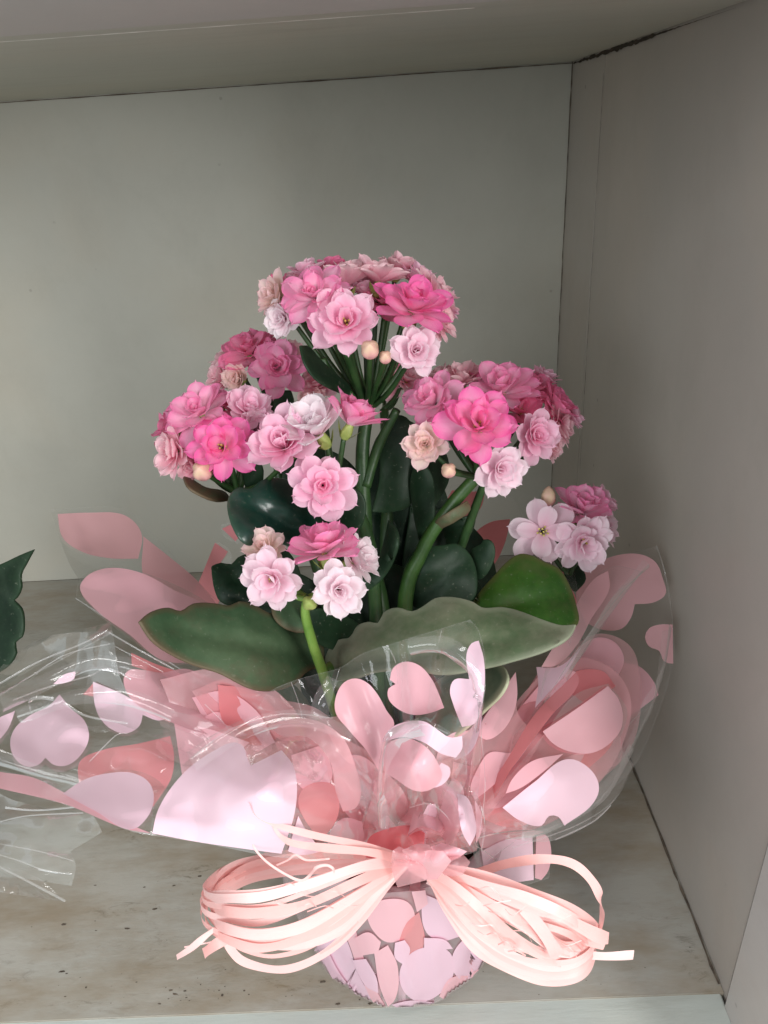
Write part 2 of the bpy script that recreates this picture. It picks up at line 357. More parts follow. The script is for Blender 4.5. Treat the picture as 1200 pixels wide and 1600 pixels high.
def tube(name, P, radii, mat, root, seg=10):
    P = [Vector(p) for p in P]; n = len(P); cen = []; rad = []
    for i in range(n-1):
        a, b, c, e = P[max(0, i-1)], P[i], P[i+1], P[min(n-1, i+2)]
        for j in range(6):
            s = j/6; cen.append(0.5*((2*b)+(c-a)*s+(2*a-5*b+4*c-e)*s*s+(3*b-a-3*c+e)*s**3)); rad.append(radii[i]*(1-s)+radii[i+1]*s)
    cen.append(P[-1]); rad.append(radii[-1]); V = []; Fc = []; m = len(cen)
    for i, p in enumerate(cen):
        t = (cen[min(m-1, i+1)]-cen[max(0, i-1)]).normalized(); a = t.orthogonal().normalized() if i == 0 else (a-t*a.dot(t)).normalized(); b = t.cross(a)
        for k in range(seg):
            an = 2*math.pi*k/seg; V.append(p+(a*math.cos(an)+b*math.sin(an))*rad[i]*(1+0.06*noise.noise(p*300+Vector((k, 0, 0)))))
        if i:
            for k in range(seg): Fc.append(((i-1)*seg+k, (i-1)*seg+(k+1) % seg, i*seg+(k+1) % seg, i*seg+k))
    Fc.append(tuple(range(seg))[::-1]); Fc.append(tuple((m-1)*seg+k for k in range(seg)))
    return adopt(mesh_obj(name, V, Fc, mat), root)

# ------------------------------------------------------------ the shelf niche (setting)
XR = on_z(1133, 1553).x; YB = on_z(150, 903).y; ZC = at(600, 117, YB).z; XL = -0.62
YSEAM = on_x(925, 400, XR).y
S = lambda o: tag(o, kind='structure')
S(box('floor', XL, XR, 0.0004, YB+0.02, -0.02, 0.0, MAT['floor'], 0.0004))
S(box('front_rail', XL, XR-0.0015, -0.075, 0.0012, -0.024, -0.0006, MAT['strip'], 0.0008))
S(box('back_wall', XL, XR, YB, YB+0.02, 0.0002, ZC+0.03, MAT['wall'], 0))
S(box('side_wall', XR, XR+0.02, -0.0015, YSEAM-0.0006, -0.02, ZC+0.03, MAT['side'], 0))
S(box('side_wall_strip', XR-0.0001, XR+0.02, YSEAM+0.0004, YB+0.02, -0.02, ZC+0.03, MAT['side'], 0))
S(box('seam_backing', XR+0.003, XR+0.025, YSEAM-0.004, YSEAM+0.004, 0.0, ZC, MAT['gap'], 0))
S(box('front_post', XR-0.0022, XR+0.03, -0.085, -0.0026, -0.03, ZC+0.03, MAT['post'], 0.0025))
S(box('left_wall', XL-0.02, XL, -0.08, YB+0.02, -0.02, ZC+0.03, MAT['side'], 0.001))
ysp = at(300, 40, 0.2); ry = ray(300, 38); yst = CAM.y + ry.y*((ZC-0.0025-CAM.z)/ry.z)
S(box('ceiling', XL, XR-0.0004, yst+0.001, YB-0.0004, ZC, ZC+0.02, MAT['ceil'], 0.001))
S(box('ceiling_front_board', XL, XR-0.0008, -0.03, yst-0.001, ZC-0.0025, ZC+0.02, MAT['post'], 0.0015))
# worn paint along the board's edge, dark joints and the open gap above the side wall
def streak(name, pts, wfun, nrm, mat, seed=0, n=90):
    a, b = Vector(pts[0]), Vector(pts[1]); t = (b-a).normalized(); s = Vector(nrm).cross(t).normalized(); V = []; Fc = []
    for i in range(n+1):
        f = i/n; p = a.lerp(b, f); r = 0.5+0.9*abs(noise.noise(Vector((f*23+seed, seed, 0))))+0.5*noise.noise(Vector((f*71, seed, 2)))
        w0 = max(0.00005, wfun(f)*r); c = s*(w0*0.5*noise.noise(Vector((f*17, 3, seed))))
        V += [p-s*w0*.5+c, p+s*w0*.5+c]
        if i: Fc.append((2*i-2, 2*i-1, 2*i+1, 2*i))
    return S(mesh_obj(name, V, Fc, mat))
streak('chipped_paint_line', [(XL+.01, yst+0.0012, ZC-0.0033), (0.03, yst+0.0012, ZC-0.0033)], lambda f: 0.0042*(1.15-0.75*f), (0, 0, 1), MAT['chip'], 3)
streak('floor_back_joint', [(XL, YB-0.0012, 0.0006), (XR, YB-0.0012, 0.0006)], lambda f: 0.0009, (0, 0, 1), MAT['gapsoft'], 4)
streak('floor_side_joint', [(XR-0.0012, 0.004, 0.0008), (XR-0.0012, YB, 0.0008)], lambda f: 0.0015*(1.25-f), (0, 0, 1), MAT['gapsoft'], 5)
streak('ceiling_back_joint', [(XL, YB-0.0008, ZC-0.0008), (XR, YB-0.0008, ZC-0.0008)], lambda f: 0.0010, (0, 1, 0), MAT['gapsoft'], 6)
streak('back_corner_joint', [(XR-0.0008, YB-0.0008, ZC), (XR-0.0008, YB-0.0008, 0.01)], lambda f: 0.0010*(1-f*0.6), (0, 1, 0), MAT['gapsoft'], 7)
g0 = on_x(896, 99, XR-0.0012); g1 = on_x(1052, 45, XR-0.0012)
streak('ceiling_gap', [g0, g1], lambda f: 0.0031*math.sin(min(1, f*1.02+0.02)*math.pi)**0.8*(0.7+0.3*f)+0.0008, (1, 0, 0), MAT['gap'], 8, 60)
streak('ceiling_gap_thin', [on_x(1052, 45, XR-0.0012), on_x(1150, 12, XR-0.0012)], lambda f: 0.0006*(1-f), (1, 0, 0), MAT['gapsoft'], 9, 40)
streak('side_board_seam', [on_x(943, 114, XR-0.0012), on_x(906, 735, XR-0.0012)], lambda f: 0.0020*(0.25+0.9*abs(noise.noise(Vector((f*9, 2, 2))))), (1, 0, 0), MAT['gap'], 11, 160)
def crumbs(name, pts, n, spread, size, seed):
    r = random.Random(seed); V = []; Fc = []
    for i in range(n):
        a, b = pts; f = r.random(); x = a[0]+(b[0]-a[0])*f+r.gauss(0, spread[0]); y = a[1]+(b[1]-a[1])*f+r.gauss(0, spread[1])
        p = on_z(x, y, 0.0); s_ = size*(0.4+r.random()**2*1.6)
        if p.x > XR-0.002 or p.y < 0.001: continue
        k = len(V); an = r.random()*3; el = 1+r.random()*2
        for q in range(5):
            t_ = an+q*1.2566; rr = s_*(0.6+r.random()*0.8)
            V.append(p+Vector((math.cos(t_)*rr*el, math.sin(t_)*rr, 0.00015)))
        V.append(p+Vector((0, 0, s_*0.5)))
        for q in range(5): Fc.append((k+q, k+(q+1) % 5, k+5))
    o = mesh_obj(name, V, Fc, MAT['gapsoft'], smooth=False); return tag(o, kind='stuff', )
crumbs('dirt_crumbs', ((60, 1540), (520, 1550)), 50, (70, 14), 0.0003, 1)
crumbs('dirt_crumbs', ((180, 1380), (330, 1375)), 14, (60, 10), 0.00028, 2)
crumbs('dirt_crumbs', ((1020, 1250), (1128, 1535)), 50, (4, 5), 0.0004, 3)
crumbs('dirt_crumbs', ((820, 1530), (1120, 1500)), 12, (60, 25), 0.0003, 4)
crumbs('dirt_crumbs', ((60, 1440), (360, 1480)), 10, (60, 25), 0.0003, 5)

# ------------------------------------------------------------ kalanchoe in its pot
BASE = on_z(634, 1500); BX = BASE.x; BY = 0.0425
plant = empty('kalanchoe_plant', (BX, BY, 0.001))
tag(plant, 'potted kalanchoe with clusters of double pink flowers and scalloped green leaves in heart wrapping', 'potted plant')
def lathe(name, prof, cx, cy, mat, root, seg=40):
    V = []; Fc = []
    for r, z in prof:
        for k in range(seg): V.append((cx+r*math.cos(2*math.pi*k/seg), cy+r*math.sin(2*math.pi*k/seg), z))
    for i in range(len(prof)-1):
        for k in range(seg): Fc.append((i*seg+k, i*seg+(k+1) % seg, (i+1)*seg+(k+1) % seg, (i+1)*seg+k))
    Fc.append(tuple(range(seg))[::-1]); Fc.append(tuple((len(prof)-1)*seg+k for k in range(seg)))
    return adopt(mesh_obj(name, V, Fc, mat), root)
lathe('pot', [(0.034, 0.002), (0.035, 0.004), (0.047, 0.083), (0.050, 0.084), (0.050, 0.094), (0.048, 0.094), (0.046, 0.086)], BX, BY, MAT['pot'], plant)
lathe('soil', [(0.044, 0.083), (0.0455, 0.0885), (0.03, 0.090)], BX, BY, MAT['soil'], plant)

# petals: mesh per whorl, shared
def petal_mesh(L, W, cup, curl, tip, seed, mat, name='petal'):
    nu, nv = 8, 10; V = []; U = []; Fc = []
    for j in range(nv+1):
        v = 1-(1-j/nv)**1.35
        if v < 0.62: wd = 0.30+0.70*math.sin(v/0.62*math.pi/2)
        else: wd = max(0.0, 1-((v-0.62)/0.38)**(2.6))**0.55
        if j == nv: wd = 0.12
        for i in range(nu+1):
            u = i/nu*2-1; x = u*W*0.5*wd
            tipk = max(0, 1-abs(u)*2.2)*tip*max(0, (v-0.8)/0.2)
            y = L*(v+tipk*0.08) + 0.02*L*noise.noise(Vector((u*1.6, v*2, seed)))
            z = cup*(u*u*wd)*W*0.5*(1-v*0.5) + curl*L*(v*v) + 0.06*L*v*noise.noise(Vector((u*1.7+seed, v*2, 1.5+seed)))
            z -= 0.03*L*math.exp(-(u*5)**2)*(1-v)
            V.append((x, y, z)); U.append((abs(u), v))
    for j in range(nv):
        for i in range(nu):
            a = j*(nu+1)+i; Fc.append((a, a+1, a+nu+2, a+nu+1))
    return V, Fc, U
WHORLS = [  # count, length, width, open angle (deg above the flower plane), cup, curl, radial offset
    (8, 1.00, 0.66, 4, 0.22, -0.06, 0.08), (6, 0.93, 0.62, 20, 0.34, 0.00, 0.07), (5, 0.80, 0.56, 40, 0.50, 0.05, 0.05),
    (4, 0.62, 0.46, 60, 0.62, 0.10, 0.05), (3, 0.42, 0.30, 72, 0.7, 0.10, 0.04)]
_cache = {}
def petal_data(wi, var, key):
    k = (wi, var, key)
    if k not in _cache:
        c, L, W, op, cup, curl, off = WHORLS[wi]
        V, Fc, U = petal_mesh(L, W, cup, curl, 1.0, wi*7.3+var*2.9, None)
        me = bpy.data.meshes.new('petal'); me.from_pydata(V, [], Fc); me.polygons.foreach_set('use_smooth', [True]*len(me.polygons))
        l = me.uv_layers.new(name='UVMap')
        for lp in me.loops: l.data[lp.index].uv = U[lp.vertex_index]
        me.materials.append(MAT[key]); _cache[k] = me
    return _cache[k]
def orient(d):                                         # matrix whose +Z looks along d
    return Vector(d).normalized().to_track_quat('Z', 'Y').to_matrix()
npet = [0]
def flower(px, py, rpx, kind, Y, face, open_=1.0, whorls=5, star=False, label=None, fine=False, seed=0):
    """face: (right, up, toward camera) direction the bloom looks in"""
    r_ = random.Random(int(px*31+py*17+seed))
    C = at(px, py, Y); dist = (C-CAM).dot(FWD); R = rpx/F_PX*dist*1.07
    d = RIGHT*face[0] - DOWN*face[1] - FWD*face[2]; d.normalize()
    Q = orient(d); spin = r_.random()*6.28
    C = C - d*R*0.28
    Mx = Matrix.Translation(C) @ Q.to_4x4() @ Matrix.Rotation(spin, 4, 'Z')
    ws = WHORLS[:whorls]
    # heart of the bloom: calyx cup, neck and stamens in one mesh per part
    V = []; Fc = []
    prof = [(0.05, -0.55), (0.16, -0.48), (0.20, -0.3), (0.16, -0.12), (0.13, 0.02), (0.10, 0.10)]
    for r1, z in prof:
        for k in range(8): V.append((R*r1*math.cos(k*.7854), R*r1*math.sin(k*.7854), R*z))
    for i in range(len(prof)-1):
        for k in range(8): Fc.append((i*8+k, i*8+(k+1) % 8, (i+1)*8+(k+1) % 8, (i+1)*8+k))
    n0 = len(V)
    for k in range(4):                                  # sepals
        a = k*1.5708+0.4; b = len(V); ca, sa = math.cos(a), math.sin(a)
        for rr, z, wd in ((0.16, -0.42, 0.10), (0.30, -0.22, 0.11), (0.40, -0.04, 0.02)):
            V += [(R*(rr*ca-wd*sa), R*(rr*sa+wd*ca), R*z), (R*(rr*ca+wd*sa), R*(rr*sa-wd*ca), R*z)]
        Fc += [(b, b+1, b+3, b+2), (b+2, b+3, b+5, b+4)]
    fo = mesh_obj('flower', V, Fc, MAT['calyx']); fo.matrix_world = Mx
    fo.parent = plant; fo.matrix_parent_inverse = Matrix.Translation(plant.location).inverted(); fo.matrix_basis = Mx
    if label: fo['label'] = label
    if star or whorls < 5:
        V = []; Fc = []
        for k in range(9):
            a = k*2.4; rr = R*0.05*math.sqrt(k+0.3); b = len(V); h = R*(0.30-0.02*k); s_ = R*0.028
            for q in range(4): V.append((rr*math.cos(a)+s_*math.cos(q*1.57), rr*math.sin(a)+s_*math.sin(q*1.57), R*0.03))
            for q in range(4): V.append((rr*1.3*math.cos(a)+s_*1.3*math.cos(q*1.57), rr*1.3*math.sin(a)+s_*1.3*math.sin(q*1.57), h))
            Fc += [(b+q, b+(q+1) % 4, b+4+(q+1) % 4, b+4+q) for q in range(4)]+[(b+4, b+5, b+6, b+7)]
        so = mesh_obj('stamens', V, Fc, MAT['stamen'], smooth=False); so.parent = fo
    pts = []
    for wi, (c, L, W, op, cup, curl, off) in enumerate(ws):
        for k in range(c if not star else max(4, c-2)):
            ang = 2*math.pi*k/(c if not star else max(4, c-2)) + wi*0.55 + r_.uniform(-.24, .24)
            el = math.radians(90-(90-op)*open_ + r_.uniform(-13, 11))
            sc = R*r_.uniform(0.88, 1.16)
            m = Matrix.Rotation(ang, 4, 'Z') @ Matrix.Translation((0, off*R*0.8, wi*0.03*R)) @ Matrix.Rotation(el, 4, 'X') @ Matrix.Rotation(r_.uniform(-.32, .32), 4, 'Y') @ Matrix.Diagonal((sc*r_.uniform(.9, 1.1), sc, sc, 1))
            pts.append((wi, r_.randrange(4), m))
    if fine and npet[0]+len(pts) <= 300:
        npet[0] += len(pts)
        for wi, var, m in pts:
            o = bpy.data.objects.new('petal', petal_data(wi, var, kind)); COL.objects.link(o); o.parent = fo; o.matrix_basis = m
    else:
        V = []; Fc = []; U = []
        for wi, var, m in pts:
            c, L, W, op, cup, curl, off = WHORLS[wi]; v_, f_, u_ = petal_mesh(L, W, cup, curl, 1.0, wi*7.3+var*2.9, None); b = len(V)
            V += [m @ Vector(q) for q in v_]; Fc += [tuple(b+i for i in f) for f in f_]; U += u_
        o = mesh_obj('petals', V, Fc, MAT[kind], uvs=U); o.parent = fo
    return C - d*R*0.5
def bud(px, py, rpx, Y, face=(0, .2, 1), mat='bud'):
    C = at(px, py, Y); R = rpx/F_PX*(C-CAM).dot(FWD); d = RIGHT*face[0]-DOWN*face[1]-FWD*face[2]
    V = []; Fc = []; seg = 16; prof = [(0.3, -1.3), (0.62, -0.95), (0.86, -0.5), (0.96, -0.1), (0.95, 0.25), (0.78, 0.66), (0.5, 1.0), (0.12, 1.28)]
    for r1, z in prof:
        for k in range(seg):
            a = 2*math.pi*k/seg; g = 1-0.22*abs(math.cos(2*a))**4*(1 if z > -.5 else 0)
            V.append((R*r1*g*math.cos(a), R*r1*g*math.sin(a), R*z))
    for i in range(len(prof)-1):
        for k in range(seg): Fc.append((i*seg+k, i*seg+(k+1) % seg, (i+1)*seg+(k+1) % seg, (i+1)*seg+k))
    Fc.append(tuple((len(prof)-1)*seg+k for k in range(seg)))
    o = mesh_obj('bud', V, Fc, MAT[mat]); m = Matrix.Translation(C) @ orient(d).to_4x4()
    o.parent = plant; o.matrix_parent_inverse = Matrix.Translation(plant.location).inverted(); o.matrix_basis = m
    return C - d.normalized()*R

A_HUB = at(575, 640, 0.075); F_HUB = at(745, 745, 0.06); B_HUB = at(432, 655, 0.115); C_HUB = at(372, 770, 0.06); G_HUB = at(890, 900, 0.085); E_HUB = at(480, 935, 0.012); D_HUB = at(520, 745, 0.045)
CL = [  # hub, blooms: px, py, r, kind, Y, face, openness, whorls, star, fine
 (A_HUB, [(490,458,50,'pink',.058,(-.25,.30,.9),1,5,0,1), (541,500,52,'light',.050,(.05,.12,1),.80,4,0,1), (648,474,57,'hot',.055,(.2,.6,.7),.85,5,0,1),
  (651,548,38,'pale',.050,(.12,-.05,1),.75,5,0,1), (428,462,36,'cream',.075,(-.75,.2,.6),.7,5,0,0), (440,497,30,'white',.068,(-.5,-.15,.8),.75,5,0,0),
  (476,424,32,'light',.085,(-.35,.8,.3),.9,4,0,0), (540,432,44,'dusty',.085,(0,.95,.25),.7,5,0,0), (592,428,42,'dusty',.088,(.1,.95,.2),.75,5,0,0),
  (622,414,32,'dusty',.10,(.2,.9,.1),.8,4,0,0), (684,458,42,'dusty',.085,(.75,.55,.3),.9,5,0,0), (690,500,34,'dusty',.08,(.85,.1,.5),.85,5,0,0),
  (432,446,34,'rose',.092,(-.6,.6,.3),.9,4,0,0), (655,434,36,'light',.095,(.4,.85,.2),.9,4,0,0), (600,468,36,'rose',.085,(0,.6,.6),.9,4,0,0), (520,418,28,'rose',.10,(0,.95,.2),.8,4,0,0), (568,452,32,'light',.09,(0,.8,.5),.7,4,0,0), (700,478,26,'light',.09,(.9,.3,.3),.7,4,0,0), (462,440,28,'dusty',.09,(-.5,.7,.4),.7,4,0,0)]),
 (B_HUB, [(432,572,43,'pink',.095,(.1,.1,1),.9,5,0,1), (388,546,42,'rose',.108,(-.15,.6,.7),.9,5,0,1), (344,590,34,'dusty',.11,(-.7,.3,.6),.8,5,0,0),
  (372,592,28,'cream',.100,(-.3,-.1,.9),.45,5,0,0), (410,532,36,'rose',.13,(.1,.9,.3),.9,4,0,0), (458,560,28,'dusty',.12,(.6,.2,.6),.6,5,0,0), (350,562,28,'dusty',.125,(-.6,.7,.3),.9,4,0,0)]),
 (C_HUB, [(346,697,50,'hot',.045,(-.05,.12,1),1,4,0,1), (309,641,48,'pink',.058,(-.25,.5,.8),.95,5,0,1), (268,705,38,'dusty',.055,(-.7,-.05,.7),.75,5,0,1),
  (262,668,36,'rose',.075,(-.75,.4,.4),.9,4,0,0), (392,640,38,'light',.062,(.3,.45,.75),.7,5,0,0), (400,668,36,'pale',.060,(.35,.0,.9),.6,5,0,0),
  (441,692,56,'light',.040,(-.15,.35,.85),.62,5,0,1), (345,625,34,'pink',.075,(.1,.9,.3),.9,4,0,0), (285,632,26,'light',.075,(-.6,.8,.3),.8,4,0,0), (300,728,26,'dusty',.055,(-.4,-.3,.8),.5,5,0,0), (372,640,28,'rose',.07,(.1,.7,.6),.7,4,0,0)]),
 (D_HUB, [(492,666,54,'white',.042,(-.35,.6,.6),.55,5,0,1), (553,652,46,'pink',.046,(.4,.75,.35),.5,5,0,0), (504,758,47,'light',.030,(.05,.02,1),1,5,0,1),
  (496,600,30,'dusty',.105,(-.2,.3,.9),.7,5,0,0), (492,632,28,'cream',.10,(-.3,.2,.9),.7,4,0,0)]),
 (E_HUB, [(424,905,45,'pale',.004,(-.15,-.02,1),.9,4,0,1), (414,858,36,'cream',.020,(-.2,.6,.7),.7,5,0,0), (505,850,55,'pink',.015,(-.1,.9,.45),.85,4,0,0),
  (560,872,42,'white',.018,(.7,.4,.4),.75,5,0,0), (529,922,40,'white',.000,(.15,-.05,1),.8,5,0,1)]),
 (F_HUB, [(748,662,58,'hot',.045,(-.02,.35,.9),.86,4,0,1), (675,625,46,'pink',.062,(-.5,.35,.75),.85,5,0,0), (664,694,34,'cream',.050,(-.15,.05,1),.7,5,0,1),
  (782,733,40,'pale',.045,(.2,-.15,.9),.8,5,0,1), (838,680,42,'light',.062,(.4,.0,.85),.72,5,0,0), (785,604,50,'pink',.080,(-.05,.65,.7),.85,5,0,1),
  (832,606,42,'rose',.092,(.25,.8,.5),.85,4,0,0), (872,634,38,'rose',.085,(.65,.5,.5),.85,5,0,0), (878,668,32,'dusty',.08,(.8,.1,.5),.8,5,0,0),
  (722,592,38,'dusty',.092,(-.1,.8,.5),.8,4,0,0), (690,588,28,'dusty',.10,(-.4,.8,.3),.8,4,0,0), (815,640,36,'rose',.080,(.2,.5,.8),.8,4,0,0), (850,590,26,'light',.10,(.4,.8,.3),.7,4,0,0), (895,650,24,'light',.09,(.9,.3,.3),.7,4,0,0), (755,585,28,'rose',.095,(0,.9,.4),.8,4,0,0), (860,700,24,'dusty',.075,(.6,-.2,.7),.6,4,0,0), (660,612,26,'rose',.075,(-.6,.5,.5),.8,4,0,0)]),
 (G_HUB, [(848,830,45,'pale',.075,(-.2,.05,1),1,2,1,1), (914,848,42,'pale',.072,(.1,-.2,.95),.85,4,0,1), (910,792,44,'pink',.088,(.05,.75,.6),.75,5,0,0),
  (942,822,34,'pale',.095,(.7,.2,.6),.75,4,0,0), (940,782,30,'light',.10,(.6,.7,.3),.7,4,0,0)]),
 (at(600, 640, 0.12), [(600,600,30,'dusty',.13,(0,.2,.9),.7,4,0,0), (635,592,28,'dusty',.13,(.3,.4,.8),.7,4,0,0), (640,560,26,'rose',.13,(.1,.6,.8),.7,4,0,0)]),
]
for hub, blooms in CL:
    for b in blooms:
        px, py, r, kind, Y, face, op, wh, star, fine = b
        tail = flower(px, py, r, kind, Y, face, op, wh, bool(star), None, bool(fine))
        mid = tail.lerp(hub, 0.5)+Vector((0, 0, -0.003))
        tube('flower_stalk', [tail, mid, hub], [0.0009, 0.0010, 0.0014], MAT['stem'] if hub is not E_HUB else MAT['stemlt'], plant, 8)
for b, hub in (((578,546,16,.045), A_HUB), ((602,558,11,.047), A_HUB), ((701,735,13,.040), F_HUB), ((316,736,17,.045), C_HUB), ((857,776,13,.090), G_HUB), ((484,942,13,.002), E_HUB)):
    t_ = bud(*b, face=(0, .15 if hub is not G_HUB else .9, .9 if hub is not G_HUB else .2), mat='bud' if hub is not E_HUB else 'calyx')
    tube('flower_stalk', [t_, t_.lerp(hub, .5), hub], [.0009, .001, .0015], MAT['stem'], plant, 8)

# stems
SOILP = lambda dx, dy: Vector((BX+dx, BY+dy, 0.086))
for P, R_, m in (
    ([A_HUB, at(566,720,.07), at(575,860,.062), at(600,980,.055), SOILP(-.004, 0)], [.0024,.0028,.003,.0034,.004], 'stem'),
    ([at(600,640,.12), at(606,760,.10), at(604,900,.08), SOILP(0, .012)], [.002,.0026,.003,.0036], 'stem'),
    ([F_HUB, at(705,790,.058), at(660,860,.055), at(632,960,.052), SOILP(.006, .002)], [.0024,.0026,.0028,.0032,.0036], 'stemmid'),
    ([at(760,745,.065), at(722,850,.07), at(690,940,.065), SOILP(.012, .008)], [.0015,.002,.0024,.003], 'stem'),
    ([B_HUB, at(440,760,.105), at(500,900,.08), SOILP(-.014, .010)], [.002,.0022,.0026,.003], 'stem'),
    ([C_HUB, at(400,840,.062), at(480,960,.058), SOILP(-.016, .002)], [.002,.0022,.0026,.003], 'stem'),
    ([D_HUB, at(560,800,.05), at(585,920,.05), SOILP(-.006,-.004)], [.002,.0024,.0028,.0032], 'stem'),
    ([E_HUB, at(477,960,.012), at(490,1010,.016), at(512,1075,.024), SOILP(-.012,-.012)], [.0013,.0016,.0018,.0020,.0024], 'stemlt'),
    ([G_HUB, at(860,960,.08), at(760,1060,.065), SOILP(.016, .006)], [.0016,.0018,.002,.0026], 'stem'),
    ([at(540,545,.06), A_HUB], [.0016,.0022], 'stem'), ([at(505,560,.07), at(520,590,.07), A_HUB], [.0012,.0015,.0018], 'stem'),
    ([at(620,640,.07), at(590,700,.07), at(572,760,.066)], [.0016,.002,.002], 'stem')):
    tube('stem', P, R_, MAT[m], plant, 12)

# leaves: outline, midrib, depth points
def leaf(outline, depth, mat, mid=None, thick=0.0022, dome=0.004, label=None, root=None, grid=9):
    loop = smooth_loop(outline, step=6, corner=75); V, Fc, d = fill(loop, grid); dm = d.max(); P = []
    D = Depth(depth, rough=0.0015, seed=len(outline)+outline[0][0] % 7)
    for v, dd in zip(V, d):
        y = D(v.x, v.y); e = min(1, dd/ (dm+1e-6))
        y -= dome*0.42*math.sin(e*math.pi/2)
        if mid:
            a, b = Vector(mid[0]), Vector(mid[1]); t = max(0, min(1, (v-a).dot(b-a)/(b-a).length_squared)); q = (v-a.lerp(b, t)).length
            y += dome*0.5*math.exp(-(q/14)**2)*(1-t*0.6)
        P.append(at(v.x, v.y, y))
    thick *= 0.55
    o = mesh_obj('leaf', P, Fc, MAT[mat], margin=[float(min(1, x/22)) for x in d])
    md = o.modifiers.new('body', 'SOLIDIFY'); md.thickness = thick; md.offset = 0; md.use_rim = True
    bv = o.modifiers.new('round', 'BEVEL'); bv.width = thick*0.45; bv.segments = 3; bv.limit_method = 'ANGLE'; bv.angle_limit = math.radians(50)
    if label: o['label'] = label
    return adopt(o, root or plant)
leaf([(216,972),(232,958),(262,950),(281,955),(300,944),(340,944),(358,947),(374,940),(400,948),(420,958),(438,957),(465,972),(500,1000),(508,1040),(480,1050),(455,1072),(405,1080),(340,1052),(290,1035),(240,1005)],
     [(216,972,.0),(300,960,.02),(400,1000,.022),(500,1030,.036),(400,1078,.004),(300,1030,.004)], 'leafolive', ((500,1030),(225,975)), 0.0026, 0.006, 'broad olive green leaf with reddish scalloped rim, lower left')
leaf([(508,1045),(515,1015),(530,1000),(548,996),(560,978),(578,972),(592,974),(600,958),(622,950),(645,956),(662,948),(680,936),(705,934),(740,942),(752,950),(785,950),(815,957),(850,970),(880,978),(901,976),(893,993),(860,1015),(800,1035),(735,1050),(690,1055),(640,1048),(590,1050),(550,1062),(520,1062)],
     [(508,1045,.036),(600,970,.03),(700,940,.03),(700,1045,.004),(600,1045,.012),(901,976,.012),(800,1030,.004),(800,955,.025)], 'leafpale', ((510,1045),(895,982)), 0.0028, 0.006, 'long pale grey-green scalloped leaf reaching right')
leaf([(730,955),(750,925),(772,900),(790,880),(812,866),(830,868),(850,878),(872,888),(890,915),(900,945),(903,975),(875,990),(820,985),(770,975)],
     [(740,950,.05),(810,868,.065),(900,960,.045),(800,985,.035)], 'leafbright', ((735,960),(880,930)), 0.0026, 0.005, 'bright green leaf standing behind the pale long leaf')
leaf([(650,1125),(660,1090),(690,1060),(740,1040),(785,1040),(795,1060),(785,1085),(760,1110),(715,1150),(680,1170),(655,1160)],
     [(650,1125,.035),(790,1050,.012),(700,1160,.01)], 'leafblue', ((655,1140),(785,1055)), 0.0026, 0.004, 'bluish pale leaf tip under the long leaf')
leaf([(357,778),(370,763),(392,765),(404,754),(428,748),(452,752),(478,772),(492,800),(495,840),(470,862),(440,850),(410,850),(385,852),(362,822)],
     [(360,780,.035),(430,750,.055),(490,830,.05),(390,850,.022)], 'leafgloss', ((490,840),(368,785)), 0.003, 0.016, 'glossy blue-green leaf, cupped, left of the centre')
leaf([(332,905),(330,885),(345,880),(362,882),(372,872),(392,866),(410,880),(415,925),(400,950),(370,948),(345,940),(336,922)],
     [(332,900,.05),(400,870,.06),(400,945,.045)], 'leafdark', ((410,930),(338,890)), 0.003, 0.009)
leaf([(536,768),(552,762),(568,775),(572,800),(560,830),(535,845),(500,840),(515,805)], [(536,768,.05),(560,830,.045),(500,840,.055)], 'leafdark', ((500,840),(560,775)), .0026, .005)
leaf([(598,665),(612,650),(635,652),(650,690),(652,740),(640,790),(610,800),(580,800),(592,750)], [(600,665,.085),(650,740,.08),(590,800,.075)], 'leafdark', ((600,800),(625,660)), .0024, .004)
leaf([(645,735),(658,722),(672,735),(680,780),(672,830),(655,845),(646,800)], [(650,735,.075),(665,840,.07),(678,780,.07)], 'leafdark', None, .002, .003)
leaf([(468,540),(478,540),(500,562),(525,585),(548,608),(545,618),(525,612),(495,595),(475,568)], [(470,540,.05),(548,612,.068),(500,590,.05)], 'stem_leaf' if 'stem_leaf' in MAT else 'leafdark', ((545,612),(472,545)), .0016, .002)
leaf([(286,745),(296,748),(320,762),(352,770),(360,782),(340,784),(312,774),(292,760)], [(286,745,.05),(355,778,.058),(320,770,.048)], 'leafolive', None, .002, .002)
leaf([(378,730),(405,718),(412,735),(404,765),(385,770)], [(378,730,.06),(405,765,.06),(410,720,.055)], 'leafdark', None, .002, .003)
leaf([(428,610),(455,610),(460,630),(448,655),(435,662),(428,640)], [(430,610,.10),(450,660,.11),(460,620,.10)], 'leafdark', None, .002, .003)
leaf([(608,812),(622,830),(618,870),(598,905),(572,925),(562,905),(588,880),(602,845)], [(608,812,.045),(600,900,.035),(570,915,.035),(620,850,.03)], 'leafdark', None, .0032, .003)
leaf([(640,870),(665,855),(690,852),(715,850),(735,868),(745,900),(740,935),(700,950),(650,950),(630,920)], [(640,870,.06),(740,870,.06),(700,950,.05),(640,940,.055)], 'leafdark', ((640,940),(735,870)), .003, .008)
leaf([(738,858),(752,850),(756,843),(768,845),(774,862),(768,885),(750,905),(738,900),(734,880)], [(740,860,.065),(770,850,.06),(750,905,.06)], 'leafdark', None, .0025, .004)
leaf([(730,782),(735,795),(715,812),(690,826),(676,835),(680,815),(700,800)], [(730,785,.055),(680,830,.06),(700,812,.05)], 'leafolive', None, .002, .002)
leaf([(560,900),(600,880),(650,900),(670,940),(640,985),(580,985),(545,950)], [(560,900,.07),(650,900,.075),(600,985,.055)], 'leafdark', ((600,985),(610,885)), .003, .006)
